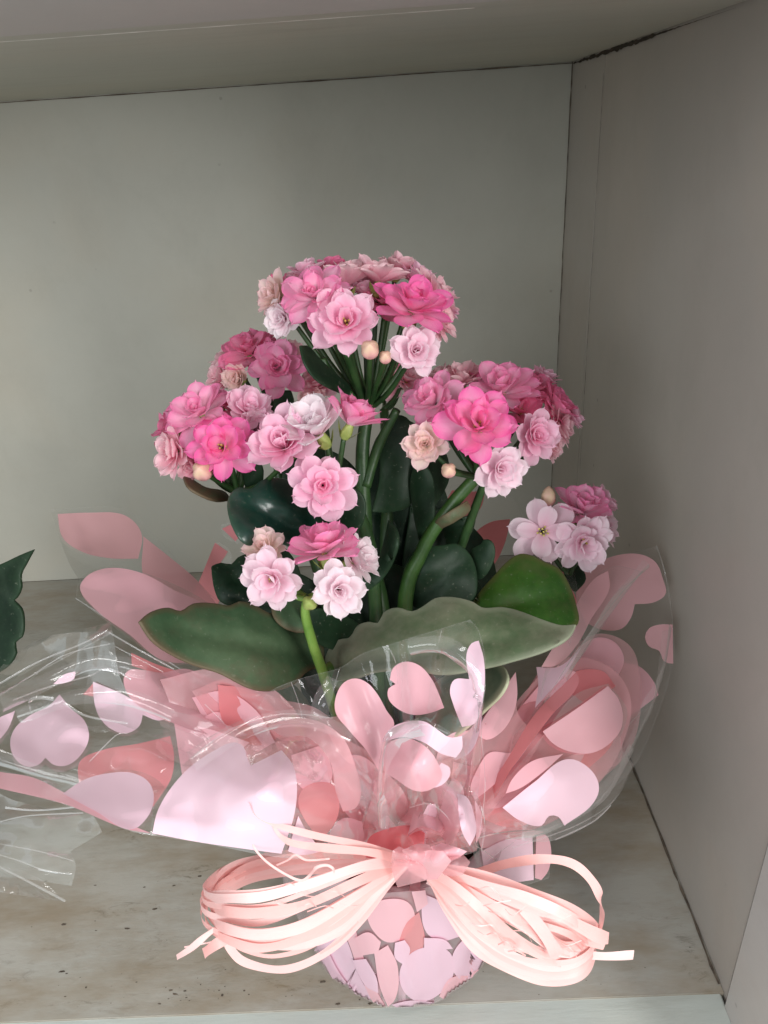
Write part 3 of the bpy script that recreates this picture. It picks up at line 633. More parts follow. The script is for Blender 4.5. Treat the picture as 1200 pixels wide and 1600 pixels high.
leaf([(470,955),(500,950),(540,962),(575,985),(560,1020),(520,1015),(490,1000)], [(470,955,.03),(560,980,.045),(510,1015,.035)], 'leafdark', ((560,1005),(478,958)), .0026, .005)
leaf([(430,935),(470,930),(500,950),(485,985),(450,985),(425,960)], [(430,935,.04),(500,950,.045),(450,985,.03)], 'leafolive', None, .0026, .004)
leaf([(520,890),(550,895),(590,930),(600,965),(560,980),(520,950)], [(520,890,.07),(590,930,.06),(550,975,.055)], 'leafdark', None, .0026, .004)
leaf([(408,1075),(425,1062),(450,1065),(468,1080),(485,1110),(470,1140),(430,1130),(405,1100)], [(408,1075,.02),(485,1110,.028),(430,1130,.012)], 'leafpale', None, .0024, .004, 'small pale leaf behind the clear film')
leaf([(500,1060),(512,1035),(535,1030),(545,1060),(520,1085)], [(500,1060,.03),(540,1040,.035),(520,1085,.025)], 'leafbright', None, .0024, .003)
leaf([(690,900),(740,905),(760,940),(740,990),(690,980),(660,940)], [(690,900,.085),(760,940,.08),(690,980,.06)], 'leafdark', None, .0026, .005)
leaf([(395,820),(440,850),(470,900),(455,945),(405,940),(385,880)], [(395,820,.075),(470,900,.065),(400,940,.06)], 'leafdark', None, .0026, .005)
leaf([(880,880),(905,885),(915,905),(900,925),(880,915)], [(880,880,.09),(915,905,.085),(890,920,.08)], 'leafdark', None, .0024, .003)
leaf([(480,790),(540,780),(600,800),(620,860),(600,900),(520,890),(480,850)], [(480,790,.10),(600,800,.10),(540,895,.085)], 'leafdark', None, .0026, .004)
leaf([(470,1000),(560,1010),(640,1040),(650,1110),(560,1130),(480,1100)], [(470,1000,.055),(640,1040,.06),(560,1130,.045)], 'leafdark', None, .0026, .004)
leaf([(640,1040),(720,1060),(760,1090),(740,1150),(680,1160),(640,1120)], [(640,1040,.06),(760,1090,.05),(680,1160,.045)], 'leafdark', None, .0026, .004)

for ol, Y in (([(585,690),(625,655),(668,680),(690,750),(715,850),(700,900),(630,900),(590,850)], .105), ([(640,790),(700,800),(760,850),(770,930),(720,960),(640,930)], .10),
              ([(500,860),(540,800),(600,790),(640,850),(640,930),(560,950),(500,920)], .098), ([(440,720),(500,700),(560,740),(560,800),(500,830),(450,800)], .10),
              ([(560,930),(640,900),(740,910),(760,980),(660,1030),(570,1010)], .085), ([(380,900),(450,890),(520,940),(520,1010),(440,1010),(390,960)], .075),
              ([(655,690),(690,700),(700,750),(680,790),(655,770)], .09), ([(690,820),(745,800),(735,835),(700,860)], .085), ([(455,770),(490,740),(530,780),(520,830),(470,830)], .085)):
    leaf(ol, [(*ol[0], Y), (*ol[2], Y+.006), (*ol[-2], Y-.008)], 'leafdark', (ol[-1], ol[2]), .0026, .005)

# ------------------------------------------------------------ cellophane wrapping with printed hearts
wrap = empty('gift_wrap', (BX, BY, 0.0015))
tag(wrap, 'clear cellophane wrapping printed with pink hearts, gathered round the pot and flaring out', 'wrapping')
def piece(outline, depth_pts, ripple=(0.004, 7, 0), rough=0.003, hearts=(), mat='film', seed=0, name='film_fold', off=0.0007):
    D = Depth(depth_pts, ripple, rough=rough*0.32, seed=seed)
    _, T = sheet(name, outline, D, MAT[mat], wrap, tree=True)
    for k_, h in enumerate(hearts):
        hm, ol = h[0], h[1]
        sheet('heart', ol, D, MAT[hm], wrap, off=0.0005+0.0003*(len(hearts)-k_), corner=(h[2] if len(h) > 2 else 66), step=5, on=T, grid=7)
# -- behind the plant
piece([(78,796),(200,798),(235,830),(330,930),(430,1010),(440,1110),(330,1090),(240,1000),(120,900)],
      [(80,800,.11),(200,800,.13),(330,930,.11),(440,1060,.07),(150,900,.09)], (.004,9,1), .003,
      [('heartsheer', [(90,803),(140,801),(192,804),(214,820),(222,838),(216,873),(170,872),(128,862),(98,840)]),
       ('heartsheer', [(224,838),(262,868),(306,905),(344,950),(392,1000),(372,1018),(326,985),(270,945),(226,905)])], seed=1)
piece([(288,960),(340,846),(360,862),(352,920),(350,960)], [(300,940,.13),(340,850,.14),(350,950,.12)], (.003,9,1), .002,
      [('heartshade', [(300,935),(336,848),(356,862),(333,905),(345,930),(338,950)])], seed=2)
piece([(345,820),(362,815),(380,835),(372,850),(350,838)], [(345,820,.12),(380,835,.12),(350,840,.12)], (0,0,0), 0, [('heartshade', [(347,826),(360,820),(376,836),(368,846)])], seed=3)
piece([(676,830),(705,758),(770,755),(815,805),(790,880),(745,935),(700,900)], [(700,760,.15),(810,810,.15),(740,920,.11)], (.003,8,0), .003,
      [('heartshade', [(683,815),(706,766),(742,768),(758,766),(752,792),(734,812),(712,822),(700,860),(690,858)]),
       ('heartshade', [(720,862),(738,836),(766,816),(797,811),(790,845),(770,885),(748,902),(742,880)])], seed=4)
piece([(868,880),(890,860),(900,905),(905,960),(890,1010),(870,960)], [(870,880,.09),(900,900,.08),(890,1000,.05)], (0,0,0), .002,
      [('heartshade', [(876,878),(884,905),(900,935),(898,970),(884,930),(872,900)])], seed=5)
# -- right fan
piece([(720,1310),(790,1180),(850,1040),(895,900),(1026,853),(1036,880),(1051,970),(1050,1040),(1030,1110),(985,1205),(900,1270),(800,1320)],
      [(720,1310,.0),(850,1040,.07),(900,900,.11),(1026,853,.12),(1050,1000,.09),(985,1200,.05),(850,1200,.03)], (.004,11,2), .004,
      [('heartsheer', [(908,900),(930,882),(962,868),(1000,866),(1024,878),(1036,905),(1040,928),(1022,941),(992,944),(986,965),(972,982),(948,985),(925,978),(905,960)]),
       ('heartsheer', [(1008,995),(1014,982),(1030,976),(1051,976),(1052,1037),(1038,1034),(1030,1017),(1014,1010)]),
       ('heart', [(930,1120),(950,1070),(975,1035),(1000,1042),(1022,1066),(1029,1086),(1000,1108),(972,1130),(950,1150)])], seed=6)
piece([(735,1270),(800,1130),(850,1040),(905,1003),(940,990),(985,1010),(1000,1060),(990,1160),(960,1200),(860,1260),(780,1290)],
      [(735,1270,-.005),(850,1040,.055),(940,990,.075),(1000,1080,.06),(960,1200,.03),(860,1180,.015)], (.005,12,.5), .003,
      [('heart', [(840,1140),(856,1085),(884,1040),(908,1008),(935,996),(960,1003),(975,1028),(968,1052),(948,1074),(900,1104),(862,1128)]),
       ('heartsheer', [(880,1185),(925,1168),(972,1148),(968,1192),(945,1202),(920,1212),(900,1198)])], seed=7, mat='pinkfilm')
piece([(850,1055),(882,985),(930,902),(958,885),(1005,893),(965,945),(925,1005),(880,1060),(845,1090)], [(850,1060,.035),(930,900,.085),(1000,895,.09),(880,1050,.045)], (0,0,0), .004,
      [('heartsheer', [(846,1042),(880,985),(928,905),(950,892),(952,920),(925,965),(900,1010),(868,1040)])], seed=8)
piece([(740,1275),(795,1160),(835,1110),(905,1005),(890,1060),(850,1105),(800,1190),(770,1250)], [(740,1275,-.012),(835,1090,.028),(905,1005,.055),(800,1190,.0)], (0,0,0), .002,
      [('heartlit', [(838,1042),(872,1042),(908,1012),(884,1052),(852,1088),(836,1106),(841,1070)]),  # first patch: highlight of the fold, laid on as pale colour
       ('heartshade', [(742,1262),(790,1190),(834,1118),(900,1050),(905,1062),(860,1120),(800,1200),(756,1262)])], seed=9)
piece([(728,1260),(745,1150),(765,1100),(806,1050),(812,1120),(850,1150),(820,1200),(760,1280)], [(728,1260,-.015),(765,1100,.02),(806,1050,.04),(840,1150,.015)], (.003,13,0), .003,
      [('heart', [(748,1150),(752,1130),(775,1095),(806,1050),(808,1090),(800,1120),(782,1145),(760,1156)]),
       ('heart', [(735,1236),(748,1198),(765,1176),(800,1176),(830,1160),(800,1200),(765,1232),(742,1250)])], seed=10, mat='pinkfilm')
piece([(735,1280),(790,1220),(848,1150),(900,1085),(950,1068),(980,1110),(970,1165),(990,1195),(950,1262),(870,1312),(800,1310)],
      [(735,1280,-.02),(850,1150,.01),(950,1070,.04),(980,1130,.035),(955,1255,.01),(860,1300,-.01),(870,1210,-.002)], (.003,9,1.5), .0025,
      [('heart', [(848,1143),(900,1108),(950,1072),(966,1092),(973,1115),(970,1140),(950,1164),(922,1177),(886,1173),(862,1160)]),
       ('heartlit', [(785,1262),(835,1222),(888,1186),(925,1205),(936,1232),(926,1256),(882,1290),(872,1276),(858,1275),(846,1290),(812,1282)]),
       ('heart', [(800,1218),(830,1190),(880,1178),(850,1205),(812,1232),(790,1240)])], seed=11, mat='film2')
piece([(740,1290),(800,1268),(862,1300),(858,1372),(800,1385),(745,1350)], [(740,1290,-.01),(860,1300,.02),(858,1370,.012),(745,1350,-.01)], (.002,9,0), .003,
      [('heartlit', [(752,1330),(790,1312),(832,1305),(834,1375),(790,1378),(760,1362)]), ('heart', [(838,1306),(852,1304),(859,1315),(857,1360),(846,1375),(836,1372)]),
       ('heart', [(740,1290),(780,1288),(850,1300),(800,1318),(752,1326)])], seed=12)
piece([(738,1262),(765,1160),(830,1070),(875,1030),(950,1040),(985,1090),(970,1170),(930,1230),(850,1290),(770,1300)], [(738,1262,-.002),(830,1070,.045),(950,1040,.055),(970,1170,.03),(850,1290,.0)], (.003,14,.4), .004,
      [('heart', [(745,1240),(775,1160),(830,1085),(872,1040),(900,1050),(880,1110),(850,1160),(800,1225),(765,1258)]),
       ('heartshade', [(790,1250),(830,1180),(880,1120),(940,1110),(960,1150),(920,1200),(860,1240)]),
       ('heartshade', [(846,1136),(880,1060),(940,1048),(962,1072),(948,1082),(900,1110)])], seed=41, mat='pinkfilm')
piece([(735,1270),(760,1200),(820,1180),(880,1200),(850,1260),(800,1300),(750,1300)], [(735,1270,-.012),(820,1180,.01),(850,1260,.0)], (.003,16,.4), .004,
      [('heart', [(742,1262),(762,1210),(800,1192),(840,1200),(820,1236),(780,1262)]), ('heartshade', [(752,1278),(800,1250),(850,1262),(830,1285),(790,1292)])], seed=42, mat='pinkfilm')
# -- left fan
piece([(118,935),(125,905),(170,884),(240,900),(330,945),(400,1010),(430,1110),(330,1080),(255,1035)],
      [(118,935,.06),(180,885,.08),(330,945,.07),(430,1080,.03),(260,1030,.03)], (.004,9,0), .003,
      [('heart', [(125,918),(136,900),(160,889),(190,888),(228,898),(272,922),(318,944),(352,985),(330,1020),(262,1034),(200,990),(145,948)])], seed=13)
piece([(165,985),(250,1030),(350,1060),(430,1100),(470,1200),(400,1220),(260,1160),(130,1110),(140,1050)],
      [(165,985,.03),(350,1060,.03),(470,1180,.0),(260,1150,-.005),(140,1060,.02)], (.006,10,.8), .004,
      [('heart', [(193,1062),(200,1048),(225,1047),(252,1051),(290,1045),(330,1060),(372,1078),(408,1098),(420,1130),(380,1150),(318,1146),(250,1120),(205,1092)]),
       ('heartshade', [(205,1020),(250,1040),(330,1062),(420,1092),(424,1120),(340,1085),(260,1058),(206,1040)])], seed=14, mat='film2')
piece([(-60,1160),(-30,1080),(60,1000),(175,985),(200,1080),(330,1130),(420,1200),(430,1300),(330,1300),(240,1306),(120,1262),(0,1228),(-60,1215)],
      [(-60,1180,-.01),(60,1000,.04),(175,985,.03),(330,1130,.0),(430,1290,-.03),(240,1300,-.04),(0,1225,-.025),(150,1150,.0)], (.006,9,.2), .006,
      [('heartlit', [(93,1085),(76,1103),(48,1117),(22,1140),(16,1164),(24,1186),(42,1198),(60,1195),(71,1184),(84,1195),(104,1196),(126,1180),(139,1152),(132,1126),(112,1108)]),
       ('heartlit', [(83,1069),(100,1054),(118,1049),(116,1060),(102,1067)]),
       ('heartlit', [(-10,1130),(24,1110),(12,1140),(-10,1165)]),
       ('heartlit', [(145,1065),(190,1084),(230,1106),(262,1122),(248,1126),(223,1117),(218,1134),(196,1146),(172,1138),(154,1118),(147,1095)]),
       ('heartshade', [(130,1085),(145,1068),(146,1088)])], seed=15, mat='film2')
piece([(110,1200),(160,1168),(268,1148),(330,1160),(420,1190),(420,1290),(300,1290),(180,1250)], [(110,1200,-.005),(268,1148,.0),(420,1200,-.012),(240,1280,-.02)], (.003,9,.2), .003,
      [('heartshade', [(124,1232),(125,1190),(160,1172),(215,1162),(266,1150),(272,1180),(268,1215),(240,1260),(180,1250)]),
       ('heart', [(272,1128),(330,1140),(390,1160),(340,1200),(285,1215),(278,1170)])], seed=16)
piece([(-60,1190),(0,1203),(60,1218),(108,1244),(170,1205),(235,1212),(262,1240),(244,1305),(120,1262),(0,1232),(-60,1218)],
      [(-60,1200,-.025),(60,1218,-.025),(170,1205,-.02),(262,1240,-.03),(244,1305,-.045),(0,1232,-.035)], (.001,9,.2), .001,
      [('heartlit', [(98,1240),(132,1218),(170,1208),(208,1208),(234,1224),(240,1252),(228,1280),(206,1296),(150,1268)]),
       ('heart', [(-40,1199),(0,1206),(52,1215),(92,1234),(150,1266),(236,1302),(200,1296),(100,1256),(0,1232),(-40,1222)])], seed=17)
piece([(236,1305),(240,1265),(270,1215),(320,1165),(400,1128),(470,1116),(530,1124),(560,1165),(590,1260),(640,1340),(540,1342),(440,1340),(320,1318)],
      [(236,1305,-.045),(320,1165,-.02),(470,1116,-.012),(560,1165,-.02),(640,1340,-.012),(440,1335,-.05),(330,1310,-.052),(420,1230,-.05)], (.003,8,1.1), .003,
      [('heartlit', [(238,1302),(246,1268),(268,1230),(300,1196),(336,1172),(366,1160),(380,1166),(386,1184),(392,1196),(412,1186),(440,1172),(458,1196),(464,1230),(460,1272),(440,1334),(380,1326),(300,1314)]),
       ('heartsheer', [(420,1135),(460,1122),(500,1128),(535,1152),(556,1200),(564,1240),(556,1262),(536,1268),(524,1235),(516,1190),(480,1152),(440,1150)]),
       ('heartshade', [(466,1252),(474,1232),(496,1222),(520,1226),(530,1250),(524,1285),(502,1312),(482,1290)]),
       ('heartlit', [(466,1275),(480,1300),(504,1330),(470,1336),(450,1330)])], seed=18)
piece([(250,1062),(340,1045),(425,1075),(475,1140),(455,1250),(380,1215),(300,1165)], [(250,1062,.012),(340,1045,.014),(475,1140,.006),(455,1250,.0),(300,1165,.004)], (.004,12,1), .003,
      [('heart', [(300,1090),(350,1080),(400,1110),(430,1160),(380,1180),(330,1140)])], seed=61, mat='pinkfilm')
# pink inner hearts at the foot of the leaves
piece([(300,1080),(360,1060),(430,1090),(500,1110),(560,1180),(600,1300),(480,1300),(380,1200)], [(300,1080,.01),(430,1090,.015),(560,1180,.01),(600,1300,.0),(400,1200,.0)], (.006,14,0), .004,
      [('heartshade', [(340,1070),(390,1078),(430,1110),(440,1150),(400,1165),(350,1130)]), ('heart', [(320,1120),(338,1112),(360,1125),(378,1112),(405,1125),(400,1160),(350,1165)]),
       ('heart', [(470,1180),(500,1150),(540,1160),(560,1210),(520,1270),(480,1240)])], seed=19, mat='pinkfilm')
piece([(470,1130),(560,1120),(620,1160),(700,1150),(760,1130),(740,1240),(690,1320),(560,1320),(500,1240)], [(470,1130,.015),(620,1160,.01),(760,1130,.01),(690,1320,-.004),(560,1320,-.004)], (.004,11,2), .003,
      [('heartshade', [(500,1250),(540,1230),(600,1250),(650,1240),(700,1260),(690,1318),(620,1330),(540,1325)]), ('heart', [(560,1180),(600,1190),(640,1210),(620,1250),(560,1240)]),
       ('heart', [(700,1150),(748,1140),(730,1220),(700,1250),(680,1210)])], seed=20, mat='pinkfilm')
piece([(430,1160),(500,1140),(570,1170),(640,1200),(720,1180),(760,1230),(745,1330),(650,1340),(540,1340),(470,1290)], [(430,1160,.005),(570,1170,.004),(760,1230,.002),(650,1340,-.01),(500,1300,-.008)], (.003,12,3), .003,
      [('heart', [(520,1190),(560,1180),(600,1215),(610,1270),(580,1300),(540,1270)]), ('heart', [(610,1220),(660,1200),(700,1225),(700,1270),(650,1300),(612,1280)]),
       ('heartshade', [(540,1290),(590,1262),(640,1270),(690,1262),(700,1300),(650,1336),(560,1332)]), ('heart', [(455,1180),(500,1165),(520,1200),(510,1240),(470,1230)]),
       ('heart', [(708,1190),(745,1200),(752,1260),(735,1310),(706,1290)])], seed=43, mat='pinkfilm')
# -- centre sheet standing in front of the leaves
piece([(402,1108),(420,1082),(455,1065),(500,1052),(530,1044),(565,1022),(605,1008),(670,988),(735,968),(748,985),(757,1030),(756,1085),(742,1135),(725,1190),(700,1240),(670,1300),(600,1300),(545,1230),(500,1150),(450,1118)],
      [(402,1108,-.008),(530,1044,.0),(605,1008,.002),(735,968,-.004),(757,1050,-.022),(700,1240,-.022),(600,1300,-.015),(500,1150,-.018),(620,1130,-.010)], (.003,10,.6), .002,
      [('heart', [(524,1112),(526,1085),(538,1066),(556,1060),(574,1067),(590,1085),(604,1110),(616,1130),(604,1160),(592,1205),(572,1172),(546,1142)]),
       ('heart', [(609,1062),(614,1044),(632,1034),(654,1039),(674,1060),(686,1085),(694,1106),(672,1114),(646,1117),(622,1108),(607,1092),(607,1076),(618,1069)]),
       ('heartlit', [(729,1022),(737,1005),(748,1001),(756,1030),(756,1080),(742,1130),(722,1136),(708,1100),(703,1078),(710,1062),(733,1061)])], seed=21)
# -- small roll in front
piece([(588,1300),(590,1230),(594,1170),(606,1142),(630,1128),(662,1124),(700,1142),(722,1165),(728,1220),(700,1262),(660,1290),(630,1310)],
      [(588,1300,-.018),(592,1180,-.014),(650,1124,-.026),(728,1180,-.030),(700,1262,-.030),(640,1200,-.040)], (.0,10,.6), .002,
      [('heart', [(594,1196),(598,1172),(616,1156),(640,1154),(664,1166),(682,1188),(690,1216),(672,1234),(650,1236),(622,1220)]),
       ('heartlit', [(596,1160),(610,1138),(634,1128),(662,1127),(686,1142),(702,1152),(722,1150),(722,1170),(712,1184),(690,1178),(662,1160),(630,1152)]),
       ('heartlit', [(664,1232),(676,1208),(690,1192),(703,1200),(702,1214),(688,1228)])], seed=22, mat='film2')
piece([(690,1310),(700,1240),(745,1130),(757,1090),(760,1050),(752,1160),(748,1230),(735,1290)], [(690,1310,-.02),(757,1090,-.02),(752,1200,-.026)], (0,0,0), .001,
      [('heartlit', [(700,1152),(722,1150),(740,1132),(754,1100),(750,1140),(734,1176),(712,1188),(700,1176)])], seed=23)
# -- crumpled gathers round the tie
K = (650, 1335)
def gathers(n, r0, r1, a0, a1, mats, seed, Y0, nm='gather'):
    r = random.Random(seed)
    for i in range(n):
        a = math.radians(a0+(a1-a0)*(i+r.random()*.8)/n); L = r.uniform(r0, r1); w_ = r.uniform(0.12, 0.24)
        p = lambda rr, da: (K[0]+rr*math.cos(a+da), K[1]-rr*math.sin(a+da)*0.95)
        ol = [p(12, -.9), p(L*.45, -w_*1.2), p(L*.85, -w_), p(L, -w_*.3), p(L*.95, w_*.5), p(L*.6, w_*1.3), p(12, .9)]
        y = Y0+r.uniform(-.008, .006); tip = y+r.uniform(-.004, .018)
        D = Depth([(*p(12, 0), y), (*p(L, -w_), tip), (*p(L, w_), tip+r.uniform(-.012, .012)), (*p(L*.5, w_*1.3), y+r.uniform(-.008, .008))], (0, 0, 0), rough=.005, seed=seed+i)
        sheet(nm, ol, D, MAT[r.choice(mats)], wrap, grid=8, corner=24)
gathers(8, 70, 125, 15, 165, ['heartsheer', 'pinkfilm', 'heart', 'heart'], 31, -.012)
gathers(6, 50, 100, -30, 60, ['heartsheer', 'pinkfilm', 'heart'], 32, -.016)
gathers(4, 60, 95, 95, 150, ['heartshade', 'heart', 'pinkfilm'], 33, -.008)
gathers(4, 60, 105, 25, 80, ['pinkfilm', 'heartsheer', 'heartlit'], 34, -.024)
gathers(7, 60, 90, 220, 330, ['heartsheer', 'pinkfilm', 'heart'], 35, -.010)
for cx, cy, rx, ry, y0, mt, sd in ((636,1358,30,26,-.050,'pinkfilm',71), (672,1352,34,26,-.050,'heartsheer',72), (706,1350,30,22,-.047,'pinkfilm',73), (655,1335,30,18,-.047,'heartsheer',74), (630,1340,20,16,-.048,'pinkfilm',75), (690,1332,34,18,-.045,'heart',76)):
    rr_ = random.Random(sd); ol = []
    for q in range(7):
        a = q/7*6.283+rr_.uniform(-.3, .3); f = rr_.uniform(.75, 1.2); ol.append((cx+rx*f*math.cos(a), cy+ry*f*math.sin(a)))
    D = Depth([(*ol[0], y0), (*ol[2], y0+rr_.uniform(.002, .008)), (*ol[4], y0), (*ol[5], y0+rr_.uniform(.0, .006)), (cx+rr_.uniform(-8, 8), cy, y0-rr_.uniform(.003, .007))], (0, 0, 0), rough=.004, seed=sd)
    sheet('knot_fold', ol, D, MAT[mt], wrap, grid=6, corner=30)
piece([(505,1335),(512,1290),(535,1272),(568,1280),(572,1330),(540,1342)], [(505,1335,-.02),(535,1272,-.012),(572,1330,-.022)], (0,0,0), .002,
      [('heart', [(510,1328),(518,1296),(538,1278),(566,1284),(566,1318),(540,1334)])], seed=51)
piece([(570,1345),(574,1308),(600,1292),(650,1288),(668,1300),(662,1336),(620,1350)], [(570,1345,-.034),(600,1292,-.024),(668,1300,-.024),(640,1340,-.030)], (0,0,0), .022,
      [('heartrecess', [(572,1340),(576,1310),(602,1296),(648,1291),(664,1302),(658,1334),(620,1344)])], seed=52)
piece([(615,1300),(622,1270),(650,1254),(684,1256),(702,1282),(690,1306),(655,1298),(630,1312)], [(615,1300,-.018),(650,1254,-.016),(702,1282,-.026),(655,1298,-.034)], (0,0,0), .022,
      [('heart', [(620,1298),(628,1272),(652,1258),(682,1260),(698,1282),(688,1300),(656,1292),(634,1304)])], seed=53, mat='pinkfilm')
piece([(680,1300),(690,1240),(706,1208),(732,1226),(754,1262),(756,1300),(742,1330),(712,1334)], [(680,1300,-.022),(706,1208,-.016),(756,1280,-.026),(722,1290,-.040),(712,1334,-.034)], (0,0,0), .022,
      [('heartlit', [(714,1240),(728,1244),(740,1270),(744,1300),(734,1322),(722,1300)]), ('heart', [(686,1298),(694,1244),(707,1214),(722,1228),(724,1262),(716,1300),(700,1322)]),  # first patch: the panel's highlight strip, laid on as pale colour
       ('heart', [(742,1250),(752,1270),(752,1300),(744,1318),(744,1290)])], seed=54)
piece([(560,1300),(578,1240),(586,1200),(600,1196),(640,1240),(646,1290),(610,1300)], [(560,1300,-.008),(600,1196,-.010),(646,1290,-.012),(600,1260,-.020)], (.006,30,0), .001,
      [('heartsheer', [(566,1296),(582,1244),(592,1210),(604,1206),(634,1244),(638,1284),(606,1292)])], seed=56)
# -- sharp folds in the film, their highlights put in as milky white strips
def crease_glint(pts, w_=.0007, axis=(0, .3, 1), root=None):
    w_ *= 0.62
    return crease_glint_(pts, w_, axis, root)
def crease_glint_(pts, w_=.0007, axis=(0, .3, 1), root=None):
    q = [at(*p) for p in pts]; o = sweep_ribbon('fold_glint', pts, w_, axis, MAT['crease_glint'], root or wrap, 0, False, 0.1, seed=pts[0][0]*.1); return o
for pts, w_ in (
    ([(0,1084,.0),(50,1055,.015),(105,1022,.02),(172,1006,.025)], .0008), ([(0,1068,.015),(60,1034,.02),(130,1005,.025),(168,985,.03)], .0012),
    ([(170,988,.028),(215,1014,.026),(272,1046,.022)], .0011), ([(20,1094,.0),(80,1072,.01),(140,1056,.015),(168,1044,.02),(205,1062,.012)], .0009),
    ([(48,1110,-.008),(46,1096,-.006),(60,1090,-.004),(84,1092,-.004)], .0022), ([(100,1098,-.006),(128,1116,-.006),(160,1124,-.006),(200,1130,-.006)], .0016),
    ([(140,1190,-.014),(180,1150,-.012),(200,1146,-.010)], .0007), ([(8,1262,-.02),(60,1266,-.02),(140,1258,-.018)], .0012),
    ([(244,1304,-.044),(200,1296,-.042),(120,1262,-.034),(40,1238,-.030),(-20,1226,-.028)], .0010),
    ([(118,935,.058),(180,975,.05),(262,1033,.035),(330,1075,.02)], .0009), ([(320,1100,-.004),(350,1130,-.008),(372,1160,-.014)], .0005),
    ([(300,1185,-.03),(360,1140,-.024),(440,1116,-.018),(520,1122,-.016)], .0006), ([(255,1050,.02),(180,1010,.025)], .0008),
    ([(600,1168,-.020),(596,1210,-.022),(592,1270,-.024)], .0009), ([(620,1240,-.042),(612,1270,-.038),(606,1300,-.034)], .0006), ([(740,968,-.008),(757,1020,-.018),(756,1086,-.024),(742,1140,-.026)], .0006),
    ([(605,1008,-.003),(618,1034,-.006),(622,1070,-.010)], .0006), ([(455,1066,-.006),(470,1110,-.012),(476,1160,-.016)], .0006), ([(530,1046,-.004),(520,1080,-.008)], .0006),
    ([(690,985,-.006),(682,1020,-.010),(680,1050,-.014)], .0007), ([(752,1150,-.028),(758,1230,-.032),(748,1310,-.040)], .0007),
    ([(880,1050,.03),(925,985,.05),(968,930,.07),(1004,893,.085)], .0012), ([(850,1098,.02),(905,1010,.045)], .0008), ([(1026,853,.115),(1040,900,.11),(1051,975,.095),(1050,1040,.085)], .0006),
    ([(985,1205,.04),(960,1250,.02),(900,1290,-.002),(800,1325,-.014)], .0010), ([(955,1258,.0),(925,1285,-.006),(868,1312,-.014)], .0012), ([(966,1190,.02),(985,1130,.035),(1028,1098,.06)], .0006),
    ([(630,1150,-.038),(660,1132,-.036),(700,1146,-.038)], .0006), ([(745,1310,-.04),(790,1300,-.03),(856,1296,.0)], .0008), ([(760,1345,-.02),(800,1318,-.01),(806,1310,-.01)], .0004),
    ([(745,1322,-.03),(770,1340,-.024),(780,1352,-.02)], .0005), ([(640,1262,-.036),(672,1256,-.036),(700,1278,-.036),(706,1300,-.036)], .0005), ([(752,1260,-.034),(758,1290,-.036),(752,1330,-.038)], .0008)): crease_glint(pts, w_)
# -- wide folded-over bands: a second cloudy layer of film
for pts, w_ in (([(0,1100,.0),(70,1066,.012),(150,1036,.02),(230,1048,.02)], .007), ([(30,1120,-.004),(110,1090,.0),(200,1090,.002),(270,1120,-.002)], .006),
    ([(-10,1180,-.018),(60,1205,-.02),(120,1220,-.022),(180,1240,-.026)], .006), ([(300,1190,-.034),(380,1140,-.026),(470,1122,-.020),(550,1150,-.022)], .006),
    ([(880,1060,.035),(925,990,.055),(975,920,.08),(1010,880,.09)], .006), ([(970,1190,.03),(1000,1130,.045),(1030,1050,.06),(1040,980,.08)], .007),
    ([(790,1300,-.012),(860,1290,-.004),(940,1240,.01),(985,1170,.03)], .006), ([(640,1010,-.010),(700,1010,-.014),(745,1060,-.022),(740,1140,-.028)], .006),
    ([(520,1060,-.008),(500,1110,-.014),(510,1180,-.018),(560,1260,-.022)], .007), ([(600,1290,-.04),(598,1230,-.036),(612,1160,-.032),(660,1135,-.036)], .006)):
    o_ = sweep_ribbon('fold_band', pts, w_, (0, .5, 1), MAT['band'], wrap, 0.4, False, 0.25, seed=pts[0][0]*.07)
# -- lower part tightly folded round the pot
V = []; Fc = []; nu, nv = 150, 36
for j in range(nv+1):
    v = j/nv; z = 0.0012+v*0.106
    for i in range(nu):
        a = 2*math.pi*i/nu
        rad = float(np.interp(v, (0, .06, .22, .5, .8, 1), (.0450, .0480, .0520, .0555, .0585, .0600)))
        q = Vector((math.cos(a)*1.9, math.sin(a)*1.9, v*0.9)); am = 0.35+0.65*v
        rr = rad + am*(0.0075*abs(noise.noise(q*1.1+Vector((2, 5, 1))))+0.0032*(0.5-abs(noise.noise(q*2.2+Vector((3, 1, 0))))))-0.0022
        rr = max(rr, 0.0362+0.0125*v+0.0012)
        V.append(Vector((BX+rr*math.cos(a), BY+rr*math.sin(a), z)))
for j in range(nv):
    for i in range(nu):
        a, b = j*nu+i, j*nu+(i+1) % nu; Fc += [(a, b, b+nu), (a, b+nu, a+nu)] if (i+j) % 2 else [(a, b, a+nu), (b, b+nu, a+nu)]
cone = mesh_obj('pot_cover_film', V, Fc, MAT['coverfilm'], smooth=True, margin=[1.0]*len(V)); adopt(cone, wrap)
CB = BVHTree.FromPolygons(V, Fc)
ci = [0]
def cone_heart(ol, mat):
    mat = {'heartlit': 'heartlilac'}.get(mat, mat)
    ci[0] += 1
    cx_ = sum(p[0] for p in ol)/len(ol); cy_ = sum(p[1] for p in ol)/len(ol)
    ol = [(cx_+(p[0]-cx_)*1.07, cy_+(p[1]-cy_)*1.07) for p in ol]
    P, F2, d = fill(smooth_loop(ol, step=4), 4); out = []
    for p in P:
        r = ray(p.x, p.y).normalized(); hit = CB.ray_cast(CAM, r)
        if hit[0] is None:
            q = CAM + r*0.36; nr = CB.find_nearest(q); hit = (nr[0], nr[1])
            out.append(hit[0]-r*0.0003)
        else: out.append(hit[0]-r*(0.0007+0.00012*ci[0]))
    adopt(mesh_obj('heart', out, F2, MAT[mat]), wrap)
